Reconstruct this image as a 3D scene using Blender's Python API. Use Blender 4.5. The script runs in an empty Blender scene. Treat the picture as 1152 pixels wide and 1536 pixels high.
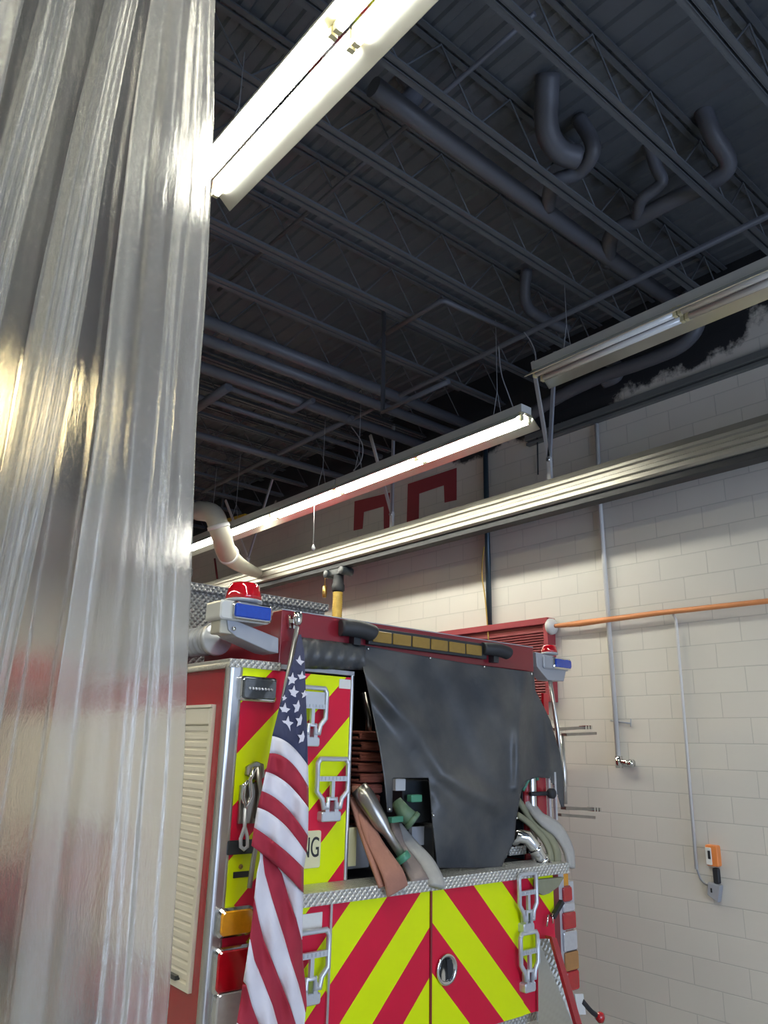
import bpy, bmesh, math, random
from mathutils import Vector, Matrix
random.seed(7)
S = bpy.context.scene
COL = S.collection

# ------------------------------------------------------------------ camera
H = 1.75                       # eye height of the photographer
FPX = 1144.77                  # focal length in pixels of the 1152x1536 frame
R_ = Vector((0.76478, -0.64386, 0.02367))      # image right in the world
D_ = Vector((0.20667, 0.21035, -0.95553))      # image down
F_ = Vector((0.61025, 0.73566, 0.29393))       # view direction
cam = bpy.data.cameras.new('camera')
co = bpy.data.objects.new('camera', cam); COL.objects.link(co)
cam.sensor_fit = 'VERTICAL'; cam.sensor_height = 36; cam.lens = FPX/1536*36
cam.clip_start = 0.05; cam.clip_end = 200
mw = Matrix((R_, -D_, -F_)).transposed().to_4x4(); mw.translation = (0, 0, H)
co.matrix_world = mw
S.camera = co

# ------------------------------------------------------------------ exposure, sky
S.view_settings.view_transform = 'Standard'; S.view_settings.look = 'None'
S.view_settings.gamma = 1; S.view_settings.use_curve_mapping = False
S.view_settings.exposure = 0.0
w = bpy.data.worlds.new('sky'); S.world = w; w.use_nodes = True
w.node_tree.nodes['Background'].inputs[0].default_value = (0.62, 0.75, 1.0, 1)
w.node_tree.nodes['Background'].inputs[1].default_value = 1.0
TUBE = 48.0                    # emission of the lit tubes
def area(name, loc, rot, sx, sy, power, col):
    l = bpy.data.lights.new(name, 'AREA'); l.shape = 'RECTANGLE'; l.size = sx; l.size_y = sy
    l.energy = power; l.color = col
    o = bpy.data.objects.new(name, l); COL.objects.link(o); o.location = loc; o.rotation_euler = rot
    return o
# daylight through the open bay door behind the photographer
area('daylight', (2.2, -4.9, 1.7), (math.radians(90), 0, 0), 5.2, 3.0, 290, (0.57, 0.71, 1.0))

# ------------------------------------------------------------------ rays from the photo to real planes
def ray(px, py):
    a = (px-576)/FPX; b = (py-768)/FPX
    return R_*a + D_*b + F_
def PX(px, py, x): d = ray(px, py); v = d*(x/d.x); v.z += H; return v
def PY(px, py, y): d = ray(px, py); v = d*(y/d.y); v.z += H; return v
def PZ(px, py, z): d = ray(px, py); v = d*((z-H)/d.z); v.z += H; return v

# ------------------------------------------------------------------ materials
MAT = {}
def nt(name):
    m = bpy.data.materials.new(name); m.use_nodes = True
    return m, m.node_tree.nodes, m.node_tree.links, m.node_tree.nodes['Principled BSDF']
def mat(name, col, rough=0.5, metal=0.0, var=0.08, scale=6.0, bump=0.0, bscale=40.0, coat=0.0, trans=0.0, emit=None, es=0.0, sheen=0.0):
    m, N, L, p = nt(name)
    p.inputs['Roughness'].default_value = rough; p.inputs['Metallic'].default_value = metal
    p.inputs['Coat Weight'].default_value = coat
    p.inputs['Transmission Weight'].default_value = trans
    p.inputs['Sheen Weight'].default_value = sheen
    tc = N.new('ShaderNodeTexCoord')
    n = N.new('ShaderNodeTexNoise'); n.inputs['Scale'].default_value = scale; n.inputs['Detail'].default_value = 4
    L.new(tc.outputs['Object'], n.inputs['Vector'])
    mx = N.new('ShaderNodeMix'); mx.data_type = 'RGBA'
    c = Vector(col)
    mx.inputs[6].default_value = (*(c*(1-var)), 1); mx.inputs[7].default_value = (*[min(1, v*(1+var)) for v in c], 1)
    L.new(n.outputs['Fac'], mx.inputs[0]); L.new(mx.outputs[2], p.inputs['Base Color'])
    if bump:
        b = N.new('ShaderNodeBump'); b.inputs['Strength'].default_value = bump; b.inputs['Distance'].default_value = 0.01
        n2 = N.new('ShaderNodeTexNoise'); n2.inputs['Scale'].default_value = bscale
        L.new(tc.outputs['Object'], n2.inputs['Vector']); L.new(n2.outputs['Fac'], b.inputs['Height']); L.new(b.outputs[0], p.inputs['Normal'])
    if emit:
        p.inputs['Emission Color'].default_value = (*emit, 1); p.inputs['Emission Strength'].default_value = es
    MAT[name] = m
    return m
def M_(N, L, op, a, b=None, c=None):
    n = N.new('ShaderNodeMath'); n.operation = op
    for i, v in enumerate((a, b, c)):
        if v is None: continue
        if isinstance(v, (int, float)): n.inputs[i].default_value = v
        else: L.new(v, n.inputs[i])
    return n.outputs[0]

mat('red_paint', (0.36, 0.018, 0.028), 0.25, coat=0.6, var=0.05)
mat('dark_red_paint', (0.20, 0.012, 0.022), 0.3, coat=0.5, var=0.05)
mat('chrome', (0.78, 0.78, 0.76), 0.12, 1.0, var=0.03)
mat('brushed_aluminium', (0.66, 0.66, 0.65), 0.32, 1.0, var=0.06, scale=20)
mat('satin_shutter', (0.76, 0.72, 0.61), 0.45, 0.0, var=0.04)
mat('cast_step', (0.60, 0.63, 0.68), 0.35, 0.55, var=0.05)
mat('black_rubber', (0.02, 0.022, 0.026), 0.6)
mat('dark_plastic', (0.025, 0.03, 0.035), 0.35)
mat('interior_black', (0.012, 0.015, 0.02), 0.8)
mat('red_lens', (0.45, 0.004, 0.012), 0.08, coat=1.0, var=0.15, scale=30)
mat('blue_lens', (0.005, 0.05, 0.40), 0.1, coat=1.0, var=0.2, scale=50)
mat('amber_lens', (0.70, 0.30, 0.01), 0.12, coat=1.0, var=0.2, scale=40)
mat('dull_amber_lens', (0.26, 0.16, 0.03), 0.3, coat=0.3, var=0.15, scale=40)
mat('brown_amber_lens', (0.40, 0.19, 0.06), 0.3, coat=0.3, var=0.15, scale=40)
mat('clear_lens', (0.62, 0.63, 0.66), 0.15, 0.4, coat=1.0, var=0.15, scale=40)
mat('smoked_lens', (0.12, 0.13, 0.14), 0.12, 0.5, coat=1.0, var=0.3, scale=60)
mat('grey_paint', (0.36, 0.38, 0.42), 0.4, 0.2, var=0.05)
mat('joist_paint', (0.078, 0.088, 0.100), 0.55, var=0.12, bump=0.1)
mat('ceiling_pipe_paint', (0.078, 0.082, 0.096), 0.5, var=0.12)
mat('beige_duct', (0.46, 0.44, 0.36), 0.45, 0.1, var=0.1)
mat('white_pipe', (0.62, 0.62, 0.61), 0.4, var=0.05)
mat('teal_pipe', (0.035, 0.06, 0.08), 0.35, 0.3)
mat('copper_orange', (0.62, 0.25, 0.10), 0.45, 0.1, var=0.15, scale=12)
mat('orange_plastic', (0.75, 0.24, 0.06), 0.5)
mat('cream_label', (0.74, 0.74, 0.70), 0.5, var=0.05, scale=80)
mat('plate_cream', (0.72, 0.69, 0.42), 0.4, var=0.05)
mat('ink', (0.02, 0.02, 0.022), 0.6)
mat('rail_aluminium', (0.34, 0.325, 0.28), 0.42, 0.5, var=0.08, scale=8)
mat('housing_white', (0.55, 0.56, 0.54), 0.35, 0.1, var=0.05)
mat('reflector', (0.70, 0.71, 0.68), 0.28, 1.0, var=0.04)
mat('polished_cover', (0.62, 0.58, 0.60), 0.06, 1.0, var=0.02)
mat('wireway_grey', (0.13, 0.14, 0.14), 0.5)
mat('socket', (0.55, 0.50, 0.30), 0.4)
mat('tube_lit', (1, 1, 1), 0.4, var=0.0, emit=(1.0, 0.985, 0.85), es=TUBE)
mat('tube_warm', (1, 1, 1), 0.4, var=0.0, emit=(1.0, 0.80, 0.42), es=TUBE*1.6)
mat('tube_off', (0.60, 0.61, 0.60), 0.12, var=0.05, coat=1.0)
mat('wire', (0.30, 0.31, 0.33), 0.5)
mat('yellow_paint', (0.62, 0.42, 0.03), 0.4)
mat('yellow_hose', (0.42, 0.28, 0.05), 0.45, var=0.2, scale=20)
mat('brass', (0.42, 0.27, 0.08), 0.3, 0.8)
mat('salmon_hose', (0.36, 0.17, 0.12), 0.85, var=0.12, scale=30, bump=0.3, bscale=200)
mat('rust_hose', (0.29, 0.085, 0.055), 0.85, var=0.15, scale=25, bump=0.3, bscale=200)
mat('taupe_hose', (0.27, 0.215, 0.19), 0.85, var=0.15, scale=30, bump=0.3, bscale=200)
mat('pale_hose', (0.42, 0.41, 0.38), 0.8, var=0.1, scale=30, bump=0.3, bscale=200)
mat('olive_hose', (0.26, 0.26, 0.17), 0.8, var=0.12, scale=30, bump=0.3, bscale=200)
mat('green_band', (0.06, 0.24, 0.15), 0.4)
mat('moss_nozzle', (0.10, 0.17, 0.10), 0.5, var=0.15)
mat('gun_metal', (0.38, 0.36, 0.33), 0.3, 0.9, var=0.2, scale=15)
mat('concrete', (0.33, 0.33, 0.32), 0.5, var=0.15, scale=2)
mat('far_wall_paint', (0.42, 0.41, 0.37), 0.8, var=0.08, scale=1)
mat('digit_red', (0.30, 0.045, 0.055), 0.8, var=0.08, bump=0.1)
mat('cabinet_red', (0.17, 0.014, 0.018), 0.5, var=0.06)
mat('flag_navy', (0.026, 0.032, 0.085), 0.75, var=0.06, scale=30, sheen=0.08)
mat('flag_red', (0.34, 0.012, 0.035), 0.75, var=0.05, scale=30, sheen=0.08)
mat('flag_white', (0.72, 0.70, 0.76), 0.75, var=0.04, scale=30, sheen=0.3)
mat('pole_metal', (0.42, 0.42, 0.40), 0.35, 0.7)
mat('tyre', (0.015, 0.015, 0.016), 0.8)
mat('cab_glass', (0.02, 0.03, 0.035), 0.05, coat=1.0)

def chevron(name, kind):
    m, N, L, p = nt(name)
    tc = N.new('ShaderNodeTexCoord'); sp = N.new('ShaderNodeSeparateXYZ'); L.new(tc.outputs['Object'], sp.inputs[0])
    x, z = sp.outputs[0], M_(N, L, 'ADD', sp.outputs[2], -0.35)
    if kind == 'column':    # z - x (world), object x is world x - 3.275
        v = M_(N, L, 'SUBTRACT', z, x); v = M_(N, L, 'SUBTRACT', v, 3.275-0.127); v = M_(N, L, 'DIVIDE', v, 0.507)
    else:
        v = M_(N, L, 'ADD', z, M_(N, L, 'ABSOLUTE', x)); v = M_(N, L, 'SUBTRACT', v, 0.82); v = M_(N, L, 'DIVIDE', v, 0.495)
    fr = M_(N, L, 'FRACT', M_(N, L, 'ADD', v, 20.0)); g = M_(N, L, 'GREATER_THAN', fr, 0.5)
    mx = N.new('ShaderNodeMix'); mx.data_type = 'RGBA'; L.new(g, mx.inputs[0])
    mx.inputs[6].default_value = (0.72, 0.86, 0.0, 1); mx.inputs[7].default_value = (0.62, 0.010, 0.045, 1)
    L.new(mx.outputs[2], p.inputs['Base Color']); p.inputs['Roughness'].default_value = 0.4
    p.inputs['Coat Weight'].default_value = 0.08; p.inputs['Specular IOR Level'].default_value = 0.25
    # fine honeycomb grain of the reflective film
    vo = N.new('ShaderNodeTexVoronoi'); vo.inputs['Scale'].default_value = 140; L.new(tc.outputs['Object'], vo.inputs['Vector'])
    b = N.new('ShaderNodeBump'); b.inputs['Strength'].default_value = 0.08; b.inputs['Distance'].default_value = 0.002
    L.new(vo.outputs['Distance'], b.inputs['Height']); L.new(b.outputs[0], p.inputs['Normal'])
    MAT[name] = m
chevron('chevron_column', 'column'); chevron('chevron_door', 'door')

def diamond(name, col, k=95.0, rough=0.3):
    m, N, L, p = nt(name)
    tc = N.new('ShaderNodeTexCoord'); sp = N.new('ShaderNodeSeparateXYZ'); L.new(tc.outputs['Object'], sp.inputs[0])
    x, y, z = sp.outputs
    a = M_(N, L, 'SUBTRACT', x, y); b = M_(N, L, 'ADD', z, y)
    s1 = M_(N, L, 'SINE', M_(N, L, 'MULTIPLY', M_(N, L, 'ADD', a, b), k)); s2 = M_(N, L, 'SINE', M_(N, L, 'MULTIPLY', M_(N, L, 'SUBTRACT', a, b), k))
    h = M_(N, L, 'POWER', M_(N, L, 'ABSOLUTE', M_(N, L, 'MULTIPLY', s1, s2)), 1.5)
    bp = N.new('ShaderNodeBump'); bp.inputs['Strength'].default_value = 0.9; bp.inputs['Distance'].default_value = 0.012
    L.new(h, bp.inputs['Height']); L.new(bp.outputs[0], p.inputs['Normal'])
    p.inputs['Base Color'].default_value = (*col, 1); p.inputs['Metallic'].default_value = 0.5; p.inputs['Roughness'].default_value = rough
    MAT[name] = m
diamond('polished_plate', (0.80, 0.80, 0.76), 60, 0.08)
for n_ in MAT['polished_plate'].node_tree.nodes:
    if n_.type == 'BUMP': n_.inputs['Strength'].default_value = 0.04
    if n_.type == 'BSDF_PRINCIPLED': n_.inputs['Metallic'].default_value = 1.0
diamond('diamond_plate', (0.74, 0.73, 0.68)); diamond('dark_diamond_plate', (0.30, 0.30, 0.29), 80)

def block_wall():
    m, N, L, p = nt('painted_block')
    tc = N.new('ShaderNodeTexCoord'); sp = N.new('ShaderNodeSeparateXYZ'); L.new(tc.outputs['Object'], sp.inputs[0])
    cb = N.new('ShaderNodeCombineXYZ'); L.new(sp.outputs[1], cb.inputs[0]); L.new(sp.outputs[2], cb.inputs[1])
    br = N.new('ShaderNodeTexBrick'); L.new(cb.outputs[0], br.inputs['Vector'])
    br.inputs['Scale'].default_value = 1; br.inputs['Brick Width'].default_value = 0.41; br.inputs['Row Height'].default_value = 0.183
    br.inputs['Mortar Size'].default_value = 0.004; br.inputs['Mortar Smooth'].default_value = 0.3; br.offset = 0.5
    br.inputs['Color1'].default_value = (0.64, 0.62, 0.57, 1); br.inputs['Color2'].default_value = (0.62, 0.60, 0.555, 1)
    br.inputs['Mortar'].default_value = (0.50, 0.49, 0.455, 1)
    # sprayed black ceiling paint that ends in a ragged cloud on the blocks
    n1 = N.new('ShaderNodeTexNoise'); n1.inputs['Scale'].default_value = 1.6; n1.inputs['Detail'].default_value = 7; n1.inputs['Roughness'].default_value = 0.62
    L.new(tc.outputs['Object'], n1.inputs['Vector'])
    z = sp.outputs[2]; y = sp.outputs[1]
    yd = M_(N, L, 'SUBTRACT', y, 4.4); thr = M_(N, L, 'ADD', 4.74, M_(N, L, 'MULTIPLY', M_(N, L, 'MULTIPLY', yd, yd), 0.075)); thr = M_(N, L, 'MINIMUM', thr, 5.08)
    e = M_(N, L, 'ADD', M_(N, L, 'SUBTRACT', z, thr), M_(N, L, 'MULTIPLY', M_(N, L, 'SUBTRACT', n1.outputs['Fac'], 0.5), 0.9))
    mr = N.new('ShaderNodeMapRange'); L.new(e, mr.inputs['Value']); mr.inputs[1].default_value = -0.03; mr.inputs[2].default_value = 0.04
    mx = N.new('ShaderNodeMix'); mx.data_type = 'RGBA'; L.new(mr.outputs[0], mx.inputs[0])
    # slight random tone variation over all the blocks
    n2 = N.new('ShaderNodeTexNoise'); n2.inputs['Scale'].default_value = 1.1; L.new(tc.outputs['Object'], n2.inputs['Vector'])
    dm = N.new('ShaderNodeMix'); dm.data_type = 'RGBA'; dm.blend_type = 'MULTIPLY'; dm.inputs[0].default_value = 1
    rr = N.new('ShaderNodeMapRange'); L.new(n2.outputs['Fac'], rr.inputs['Value']); rr.inputs[3].default_value = 0.88; rr.inputs[4].default_value = 1.06
    L.new(br.outputs['Color'], dm.inputs[6]); L.new(rr.outputs[0], dm.inputs[7])
    L.new(dm.outputs[2], mx.inputs[6]); mx.inputs[7].default_value = (0.022, 0.024, 0.028, 1)
    L.new(mx.outputs[2], p.inputs['Base Color']); p.inputs['Roughness'].default_value = 0.55
    bp = N.new('ShaderNodeBump'); bp.inputs['Strength'].default_value = 0.5; bp.inputs['Distance'].default_value = 0.006; bp.invert = True
    L.new(br.outputs['Fac'], bp.inputs['Height']); L.new(bp.outputs[0], p.inputs['Normal'])
    MAT['painted_block'] = m
block_wall()

def tarp_mat():
    m, N, L, p = nt('tarp_vinyl')
    tc = N.new('ShaderNodeTexCoord')
    n = N.new('ShaderNodeTexNoise'); n.inputs['Scale'].default_value = 3.0; n.inputs['Detail'].default_value = 6; L.new(tc.outputs['Object'], n.inputs['Vector'])
    cr = N.new('ShaderNodeValToRGB'); L.new(n.outputs['Fac'], cr.inputs[0])
    cr.color_ramp.elements[0].position = 0.35; cr.color_ramp.elements[0].color = (0.032, 0.038, 0.048, 1)
    cr.color_ramp.elements[1].position = 0.72; cr.color_ramp.elements[1].color = (0.095, 0.096, 0.094, 1)
    L.new(cr.outputs[0], p.inputs['Base Color']); p.inputs['Roughness'].default_value = 0.42
    b = N.new('ShaderNodeBump'); b.inputs['Strength'].default_value = 0.25; b.inputs['Distance'].default_value = 0.02
    n2 = N.new('ShaderNodeTexNoise'); n2.inputs['Scale'].default_value = 9; n2.inputs['Detail'].default_value = 5; L.new(tc.outputs['Object'], n2.inputs['Vector'])
    L.new(n2.outputs['Fac'], b.inputs['Height']); L.new(b.outputs[0], p.inputs['Normal'])
    MAT['tarp_vinyl'] = m
tarp_mat()

def pvc(name, milky, clear, seed, gloss=0.9, blur=0.09):
    m, N, L, p = nt(name)
    out = N['Material Output']; N.remove(p)
    tc = N.new('ShaderNodeTexCoord'); mp = N.new('ShaderNodeMapping'); L.new(tc.outputs['Object'], mp.inputs[0])
    mp.inputs['Scale'].default_value = (60, 60, 16.0); mp.inputs['Location'].default_value = (seed, 0, 0)
    n = N.new('ShaderNodeTexNoise'); n.inputs['Scale'].default_value = 1.0; n.inputs['Detail'].default_value = 7; n.inputs['Roughness'].default_value = 0.65
    L.new(mp.outputs[0], n.inputs['Vector'])
    bp = N.new('ShaderNodeBump'); bp.inputs['Strength'].default_value = 0.8; bp.inputs['Distance'].default_value = 0.01; L.new(n.outputs['Fac'], bp.inputs['Height'])
    tr = N.new('ShaderNodeBsdfTransparent'); tr.inputs[0].default_value = (0.985, 0.985, 0.98, 1)
    rf = N.new('ShaderNodeBsdfRefraction'); rf.inputs['Roughness'].default_value = blur; rf.inputs['IOR'].default_value = 1.08; rf.inputs[0].default_value = (0.985, 0.985, 0.975, 1)
    tl = N.new('ShaderNodeBsdfTranslucent'); tl.inputs[0].default_value = (0.93, 0.92, 0.88, 1)
    df = N.new('ShaderNodeBsdfDiffuse'); df.inputs[0].default_value = (0.90, 0.89, 0.86, 1)
    gl = N.new('ShaderNodeBsdfGlossy'); gl.inputs['Roughness'].default_value = 0.12; gl.inputs[0].default_value = (1, 0.98, 0.92, 1)
    for s in (rf, gl): L.new(bp.outputs[0], s.inputs['Normal'])
    a = N.new('ShaderNodeMixShader'); a.inputs[0].default_value = clear; L.new(rf.outputs[0], a.inputs[1]); L.new(tr.outputs[0], a.inputs[2])
    b = N.new('ShaderNodeMixShader'); b.inputs[0].default_value = 0.45; L.new(tl.outputs[0], b.inputs[1]); L.new(df.outputs[0], b.inputs[2])
    # scuffed milky patches
    mp2 = N.new('ShaderNodeMapping'); L.new(tc.outputs['Object'], mp2.inputs[0]); mp2.inputs['Scale'].default_value = (9, 9, 0.8); mp2.inputs['Location'].default_value = (seed*3, 0, 0)
    n3 = N.new('ShaderNodeTexNoise'); n3.inputs['Scale'].default_value = 1; n3.inputs['Detail'].default_value = 5; L.new(mp2.outputs[0], n3.inputs['Vector'])
    mr = N.new('ShaderNodeMapRange'); L.new(n3.outputs['Fac'], mr.inputs['Value']); mr.inputs[1].default_value = 0.3; mr.inputs[2].default_value = 0.7
    mr.inputs[3].default_value = milky*0.65; mr.inputs[4].default_value = milky*1.3
    c = N.new('ShaderNodeMixShader'); L.new(mr.outputs[0], c.inputs[0]); L.new(a.outputs[0], c.inputs[1]); L.new(b.outputs[0], c.inputs[2])
    lw = N.new('ShaderNodeLayerWeight'); lw.inputs[0].default_value = 0.32
    g = M_(N, L, 'MULTIPLY', lw.outputs['Fresnel'], gloss)
    e = N.new('ShaderNodeMixShader'); L.new(g, e.inputs[0]); L.new(c.outputs[0], e.inputs[1]); L.new(gl.outputs[0], e.inputs[2])
    L.new(e.outputs[0], out.inputs['Surface'])
    MAT[name] = m
for i in range(4): pvc('scuffed_vinyl_%d' % i, (0.20, 0.20, 0.19, 0.20)[i], 0.22, i*7.3, 0.55, 0.13)
pvc('clear_vinyl', 0.075, 0.12, 31.0, 0.25, 0.2)

# ------------------------------------------------------------------ mesh helpers
class MB:
    def __init__(s): s.v = []; s.f = []; s.m = []; s.sm = []
    def add(s, vs, fs, mi=0, smooth=False):
        o = len(s.v); s.v += [Vector(v) for v in vs]
        for f in fs: s.f.append([o+i for i in f]); s.m.append(mi); s.sm.append(smooth)
        return s
    def box(s, x0, x1, y0, y1, z0, z1, mi=0):
        vs = [(x, y, z) for z in (z0, z1) for y in (y0, y1) for x in (x0, x1)]
        return s.add(vs, [(0, 2, 3, 1), (4, 5, 7, 6), (0, 1, 5, 4), (2, 6, 7, 3), (0, 4, 6, 2), (1, 3, 7, 5)], mi)
    def rbox(s, x0, x1, y0, y1, z0, z1, r=0.01, mi=0, seg=4, axis='y'):
        "box rounded about an axis"
        pts = []
        if axis == 'y': a0, a1, b0, b1, c0, c1 = x0, x1, z0, z1, y0, y1
        elif axis == 'x': a0, a1, b0, b1, c0, c1 = y0, y1, z0, z1, x0, x1
        else: a0, a1, b0, b1, c0, c1 = x0, x1, y0, y1, z0, z1
        for cx, cy, st in ((a1-r, b1-r, 0), (a0+r, b1-r, 90), (a0+r, b0+r, 180), (a1-r, b0+r, 270)):
            for k in range(seg+1):
                t = math.radians(st+90*k/seg); pts.append((cx+r*math.cos(t), cy+r*math.sin(t)))
        def P(a, b, c): return {'y': (a, c, b), 'x': (c, a, b), 'z': (a, b, c)}[axis]
        n = len(pts); q = min(r*0.4, abs(c1-c0)*0.3)
        cxm, cym = (a0+a1)/2, (b0+b1)/2
        def ins(p): return (p[0]+(q if p[0] < cxm else -q), p[1]+(q if p[1] < cym else -q))
        vs = [P(*ins(p), c0) for p in pts]+[P(*p, c0+q) for p in pts]+[P(*p, c1) for p in pts]
        fs = [tuple(range(n)), tuple(range(2*n, 3*n))]
        for l in (0, 1):
            for i in range(n): j = (i+1) % n; fs.append((l*n+i, l*n+j, (l+1)*n+j, (l+1)*n+i))
        return s.add(vs, fs, mi)
    def prism(s, pts, off, mi=0):
        "planar outline (3D points) extruded by a vector"
        n = len(pts); off = Vector(off); vs = [Vector(p) for p in pts]; vs += [p+off for p in vs]
        fs = [tuple(range(n)), tuple(range(2*n-1, n-1, -1))]+[(i, (i+1) % n, n+(i+1) % n, n+i) for i in range(n)]
        return s.add(vs, fs, mi)
    def tube(s, path, r, seg=10, mi=0, cap=True, smooth=True):
        path = [Vector(p) for p in path]; n = len(path)
        rs = r if isinstance(r, (list, tuple)) else [r]*n
        t0 = (path[1]-path[0]).normalized()
        up = Vector((0, 0, 1)) if abs(t0.z) < 0.9 else Vector((1, 0, 0))
        a = t0.cross(up).normalized(); vs = []
        for i, p in enumerate(path):
            t = ((path[min(i+1, n-1)]-path[i]).normalized()+(path[i]-path[max(i-1, 0)]).normalized())
            t = t.normalized() if t.length > 1e-6 else t0
            a = (a-t*a.dot(t)).normalized(); b = t.cross(a)
            for k in range(seg):
                th = 2*math.pi*k/seg; vs.append(p+(a*math.cos(th)+b*math.sin(th))*rs[i])
        fs = [(i*seg+k, i*seg+(k+1) % seg, (i+1)*seg+(k+1) % seg, (i+1)*seg+k) for i in range(n-1) for k in range(seg)]
        s.add(vs, fs, mi, smooth)
        if cap: s.add([v for v in vs[:seg]], [tuple(range(seg))], mi); s.add([v for v in vs[-seg:]], [tuple(range(seg-1, -1, -1))], mi)
        return s
    def lathe(s, c, axis, prof, seg=24, mi=0, smooth=True):
        "prof: list of (distance along axis, radius)"
        c = Vector(c); ax = Vector(axis).normalized(); up = Vector((0, 0, 1)) if abs(ax.z) < 0.9 else Vector((1, 0, 0))
        a = ax.cross(up).normalized(); b = ax.cross(a); vs = []
        for h, r in prof:
            for k in range(seg): th = 2*math.pi*k/seg; vs.append(c+ax*h+(a*math.cos(th)+b*math.sin(th))*max(r, 1e-4))
        fs = [(i*seg+k, i*seg+(k+1) % seg, (i+1)*seg+(k+1) % seg, (i+1)*seg+k) for i in range(len(prof)-1) for k in range(seg)]
        fs.append(tuple(range(seg))); n = len(prof)-1; fs.append(tuple(n*seg+k for k in range(seg-1, -1, -1)))
        return s.add(vs, fs, mi, smooth)
    def bar(s, p, q, wd, ht, up=(0, 0, 1), mi=0):
        p = Vector(p); q = Vector(q); t = (q-p).normalized(); up = Vector(up)
        a = t.cross(up)
        if a.length < 1e-3: a = t.cross(Vector((1, 0, 0)))
        a.normalize(); b = a.cross(t).normalized()
        vs = [e+a*sx*wd/2+b*sz*ht/2 for e in (p, q) for sx, sz in ((-1, -1), (1, -1), (1, 1), (-1, 1))]
        return s.add(vs, [(0, 1, 2, 3), (7, 6, 5, 4), (0, 4, 5, 1), (1, 5, 6, 2), (2, 6, 7, 3), (3, 7, 4, 0)], mi)
    def ribbon(s, path, w0, th, side, mi=0, smooth=True):
        "flat strap along a path; side = width direction(s)"
        path = [Vector(p) for p in path]; n = len(path); vs = []
        ws = w0 if isinstance(w0, (list, tuple)) else [w0]*n
        for i, p in enumerate(path):
            t = (path[min(i+1, n-1)]-path[max(i-1, 0)]).normalized()
            sd = Vector(side); sd = (sd-t*sd.dot(t)).normalized(); nn = t.cross(sd)
            prof = [(-.5, 0), (-.46, .5), (-.2, .62), (.2, .62), (.46, .5), (.5, 0), (.46, -.5), (-.46, -.5)]
            for u, v in prof: vs.append(p+sd*u*ws[i]+nn*v*th)
        k = 8
        fs = [(i*k+j, i*k+(j+1) % k, (i+1)*k+(j+1) % k, (i+1)*k+j) for i in range(n-1) for j in range(k)]
        fs += [tuple(range(k)), tuple((n-1)*k+j for j in range(k-1, -1, -1))]
        return s.add(vs, fs, mi, smooth)
    def grid(s, rows, mi=0, smooth=True):
        "rows of equal numbers of points"
        m = len(rows[0]); vs = [p for r in rows for p in r]
        fs = [(i*m+j, i*m+j+1, (i+1)*m+j+1, (i+1)*m+j) for i in range(len(rows)-1) for j in range(m-1)]
        return s.add(vs, fs, mi, smooth)
    def build(s, name, mats, parent=None, origin=None, solid=0.0, bevel=0.0, label=None):
        me = bpy.data.meshes.new(name)
        if origin is None:
            if parent is not None: origin = Vector(parent['_o'])
            else:
                xs = [v.x for v in s.v]; ys = [v.y for v in s.v]; zs = [v.z for v in s.v]
                origin = Vector(((min(xs)+max(xs))/2, (min(ys)+max(ys))/2, min(zs)))
        origin = Vector(origin)
        me.from_pydata([v-origin for v in s.v], [], s.f)
        for m in (mats if isinstance(mats, (list, tuple)) else [mats]): me.materials.append(MAT[m])
        for p, mi, sm in zip(me.polygons, s.m, s.sm): p.material_index = mi; p.use_smooth = sm
        bm = bmesh.new(); bm.from_mesh(me); bmesh.ops.remove_doubles(bm, verts=bm.verts, dist=1e-5)
        bmesh.ops.recalc_face_normals(bm, faces=bm.faces); bm.to_mesh(me); bm.free()
        o = bpy.data.objects.new(name, me); COL.objects.link(o)
        o['_o'] = tuple(origin)
        if parent is not None:
            o.parent = parent; o.location = origin-Vector(parent['_o'])
        else: o.location = origin
        if solid: md = o.modifiers.new('thickness', 'SOLIDIFY'); md.thickness = solid; md.offset = 0
        if bevel: md = o.modifiers.new('bevel', 'BEVEL'); md.width = bevel; md.segments = 2; md.limit_method = 'ANGLE'
        if label: o['label'] = label
        return o
def tag(o, label, cat, group=None, kind=None):
    o['label'] = label; o['category'] = cat
    if group: o['group'] = group
    if kind: o['kind'] = kind
    return o
def empty(name, loc, label, cat, group=None):
    o = bpy.data.objects.new(name, None); COL.objects.link(o); o.location = loc; o.empty_display_size = 0.1
    o['_o'] = tuple(loc); return tag(o, label, cat, group)
def struct(o): o['kind'] = 'structure'; return o
def smoothpath(pts, n=6):
    "Catmull-Rom through the points"
    pts = [Vector(p) for p in pts]; out = []
    for i in range(len(pts)-1):
        p0 = pts[max(i-1, 0)]; p1 = pts[i]; p2 = pts[i+1]; p3 = pts[min(i+2, len(pts)-1)]
        for k in range(n):
            t = k/n
            out.append(0.5*((2*p1)+(p2-p0)*t+(2*p0-5*p1+4*p2-p3)*t*t+(3*p1-p0-3*p2+p3)*t**3))
    return out+[pts[-1]]
def copy_tree(o, parent=None, name=None):
    c = o.copy(); COL.objects.link(c); c.parent = parent
    for ch in list(o.children): copy_tree(ch, c)
    return c

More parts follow.
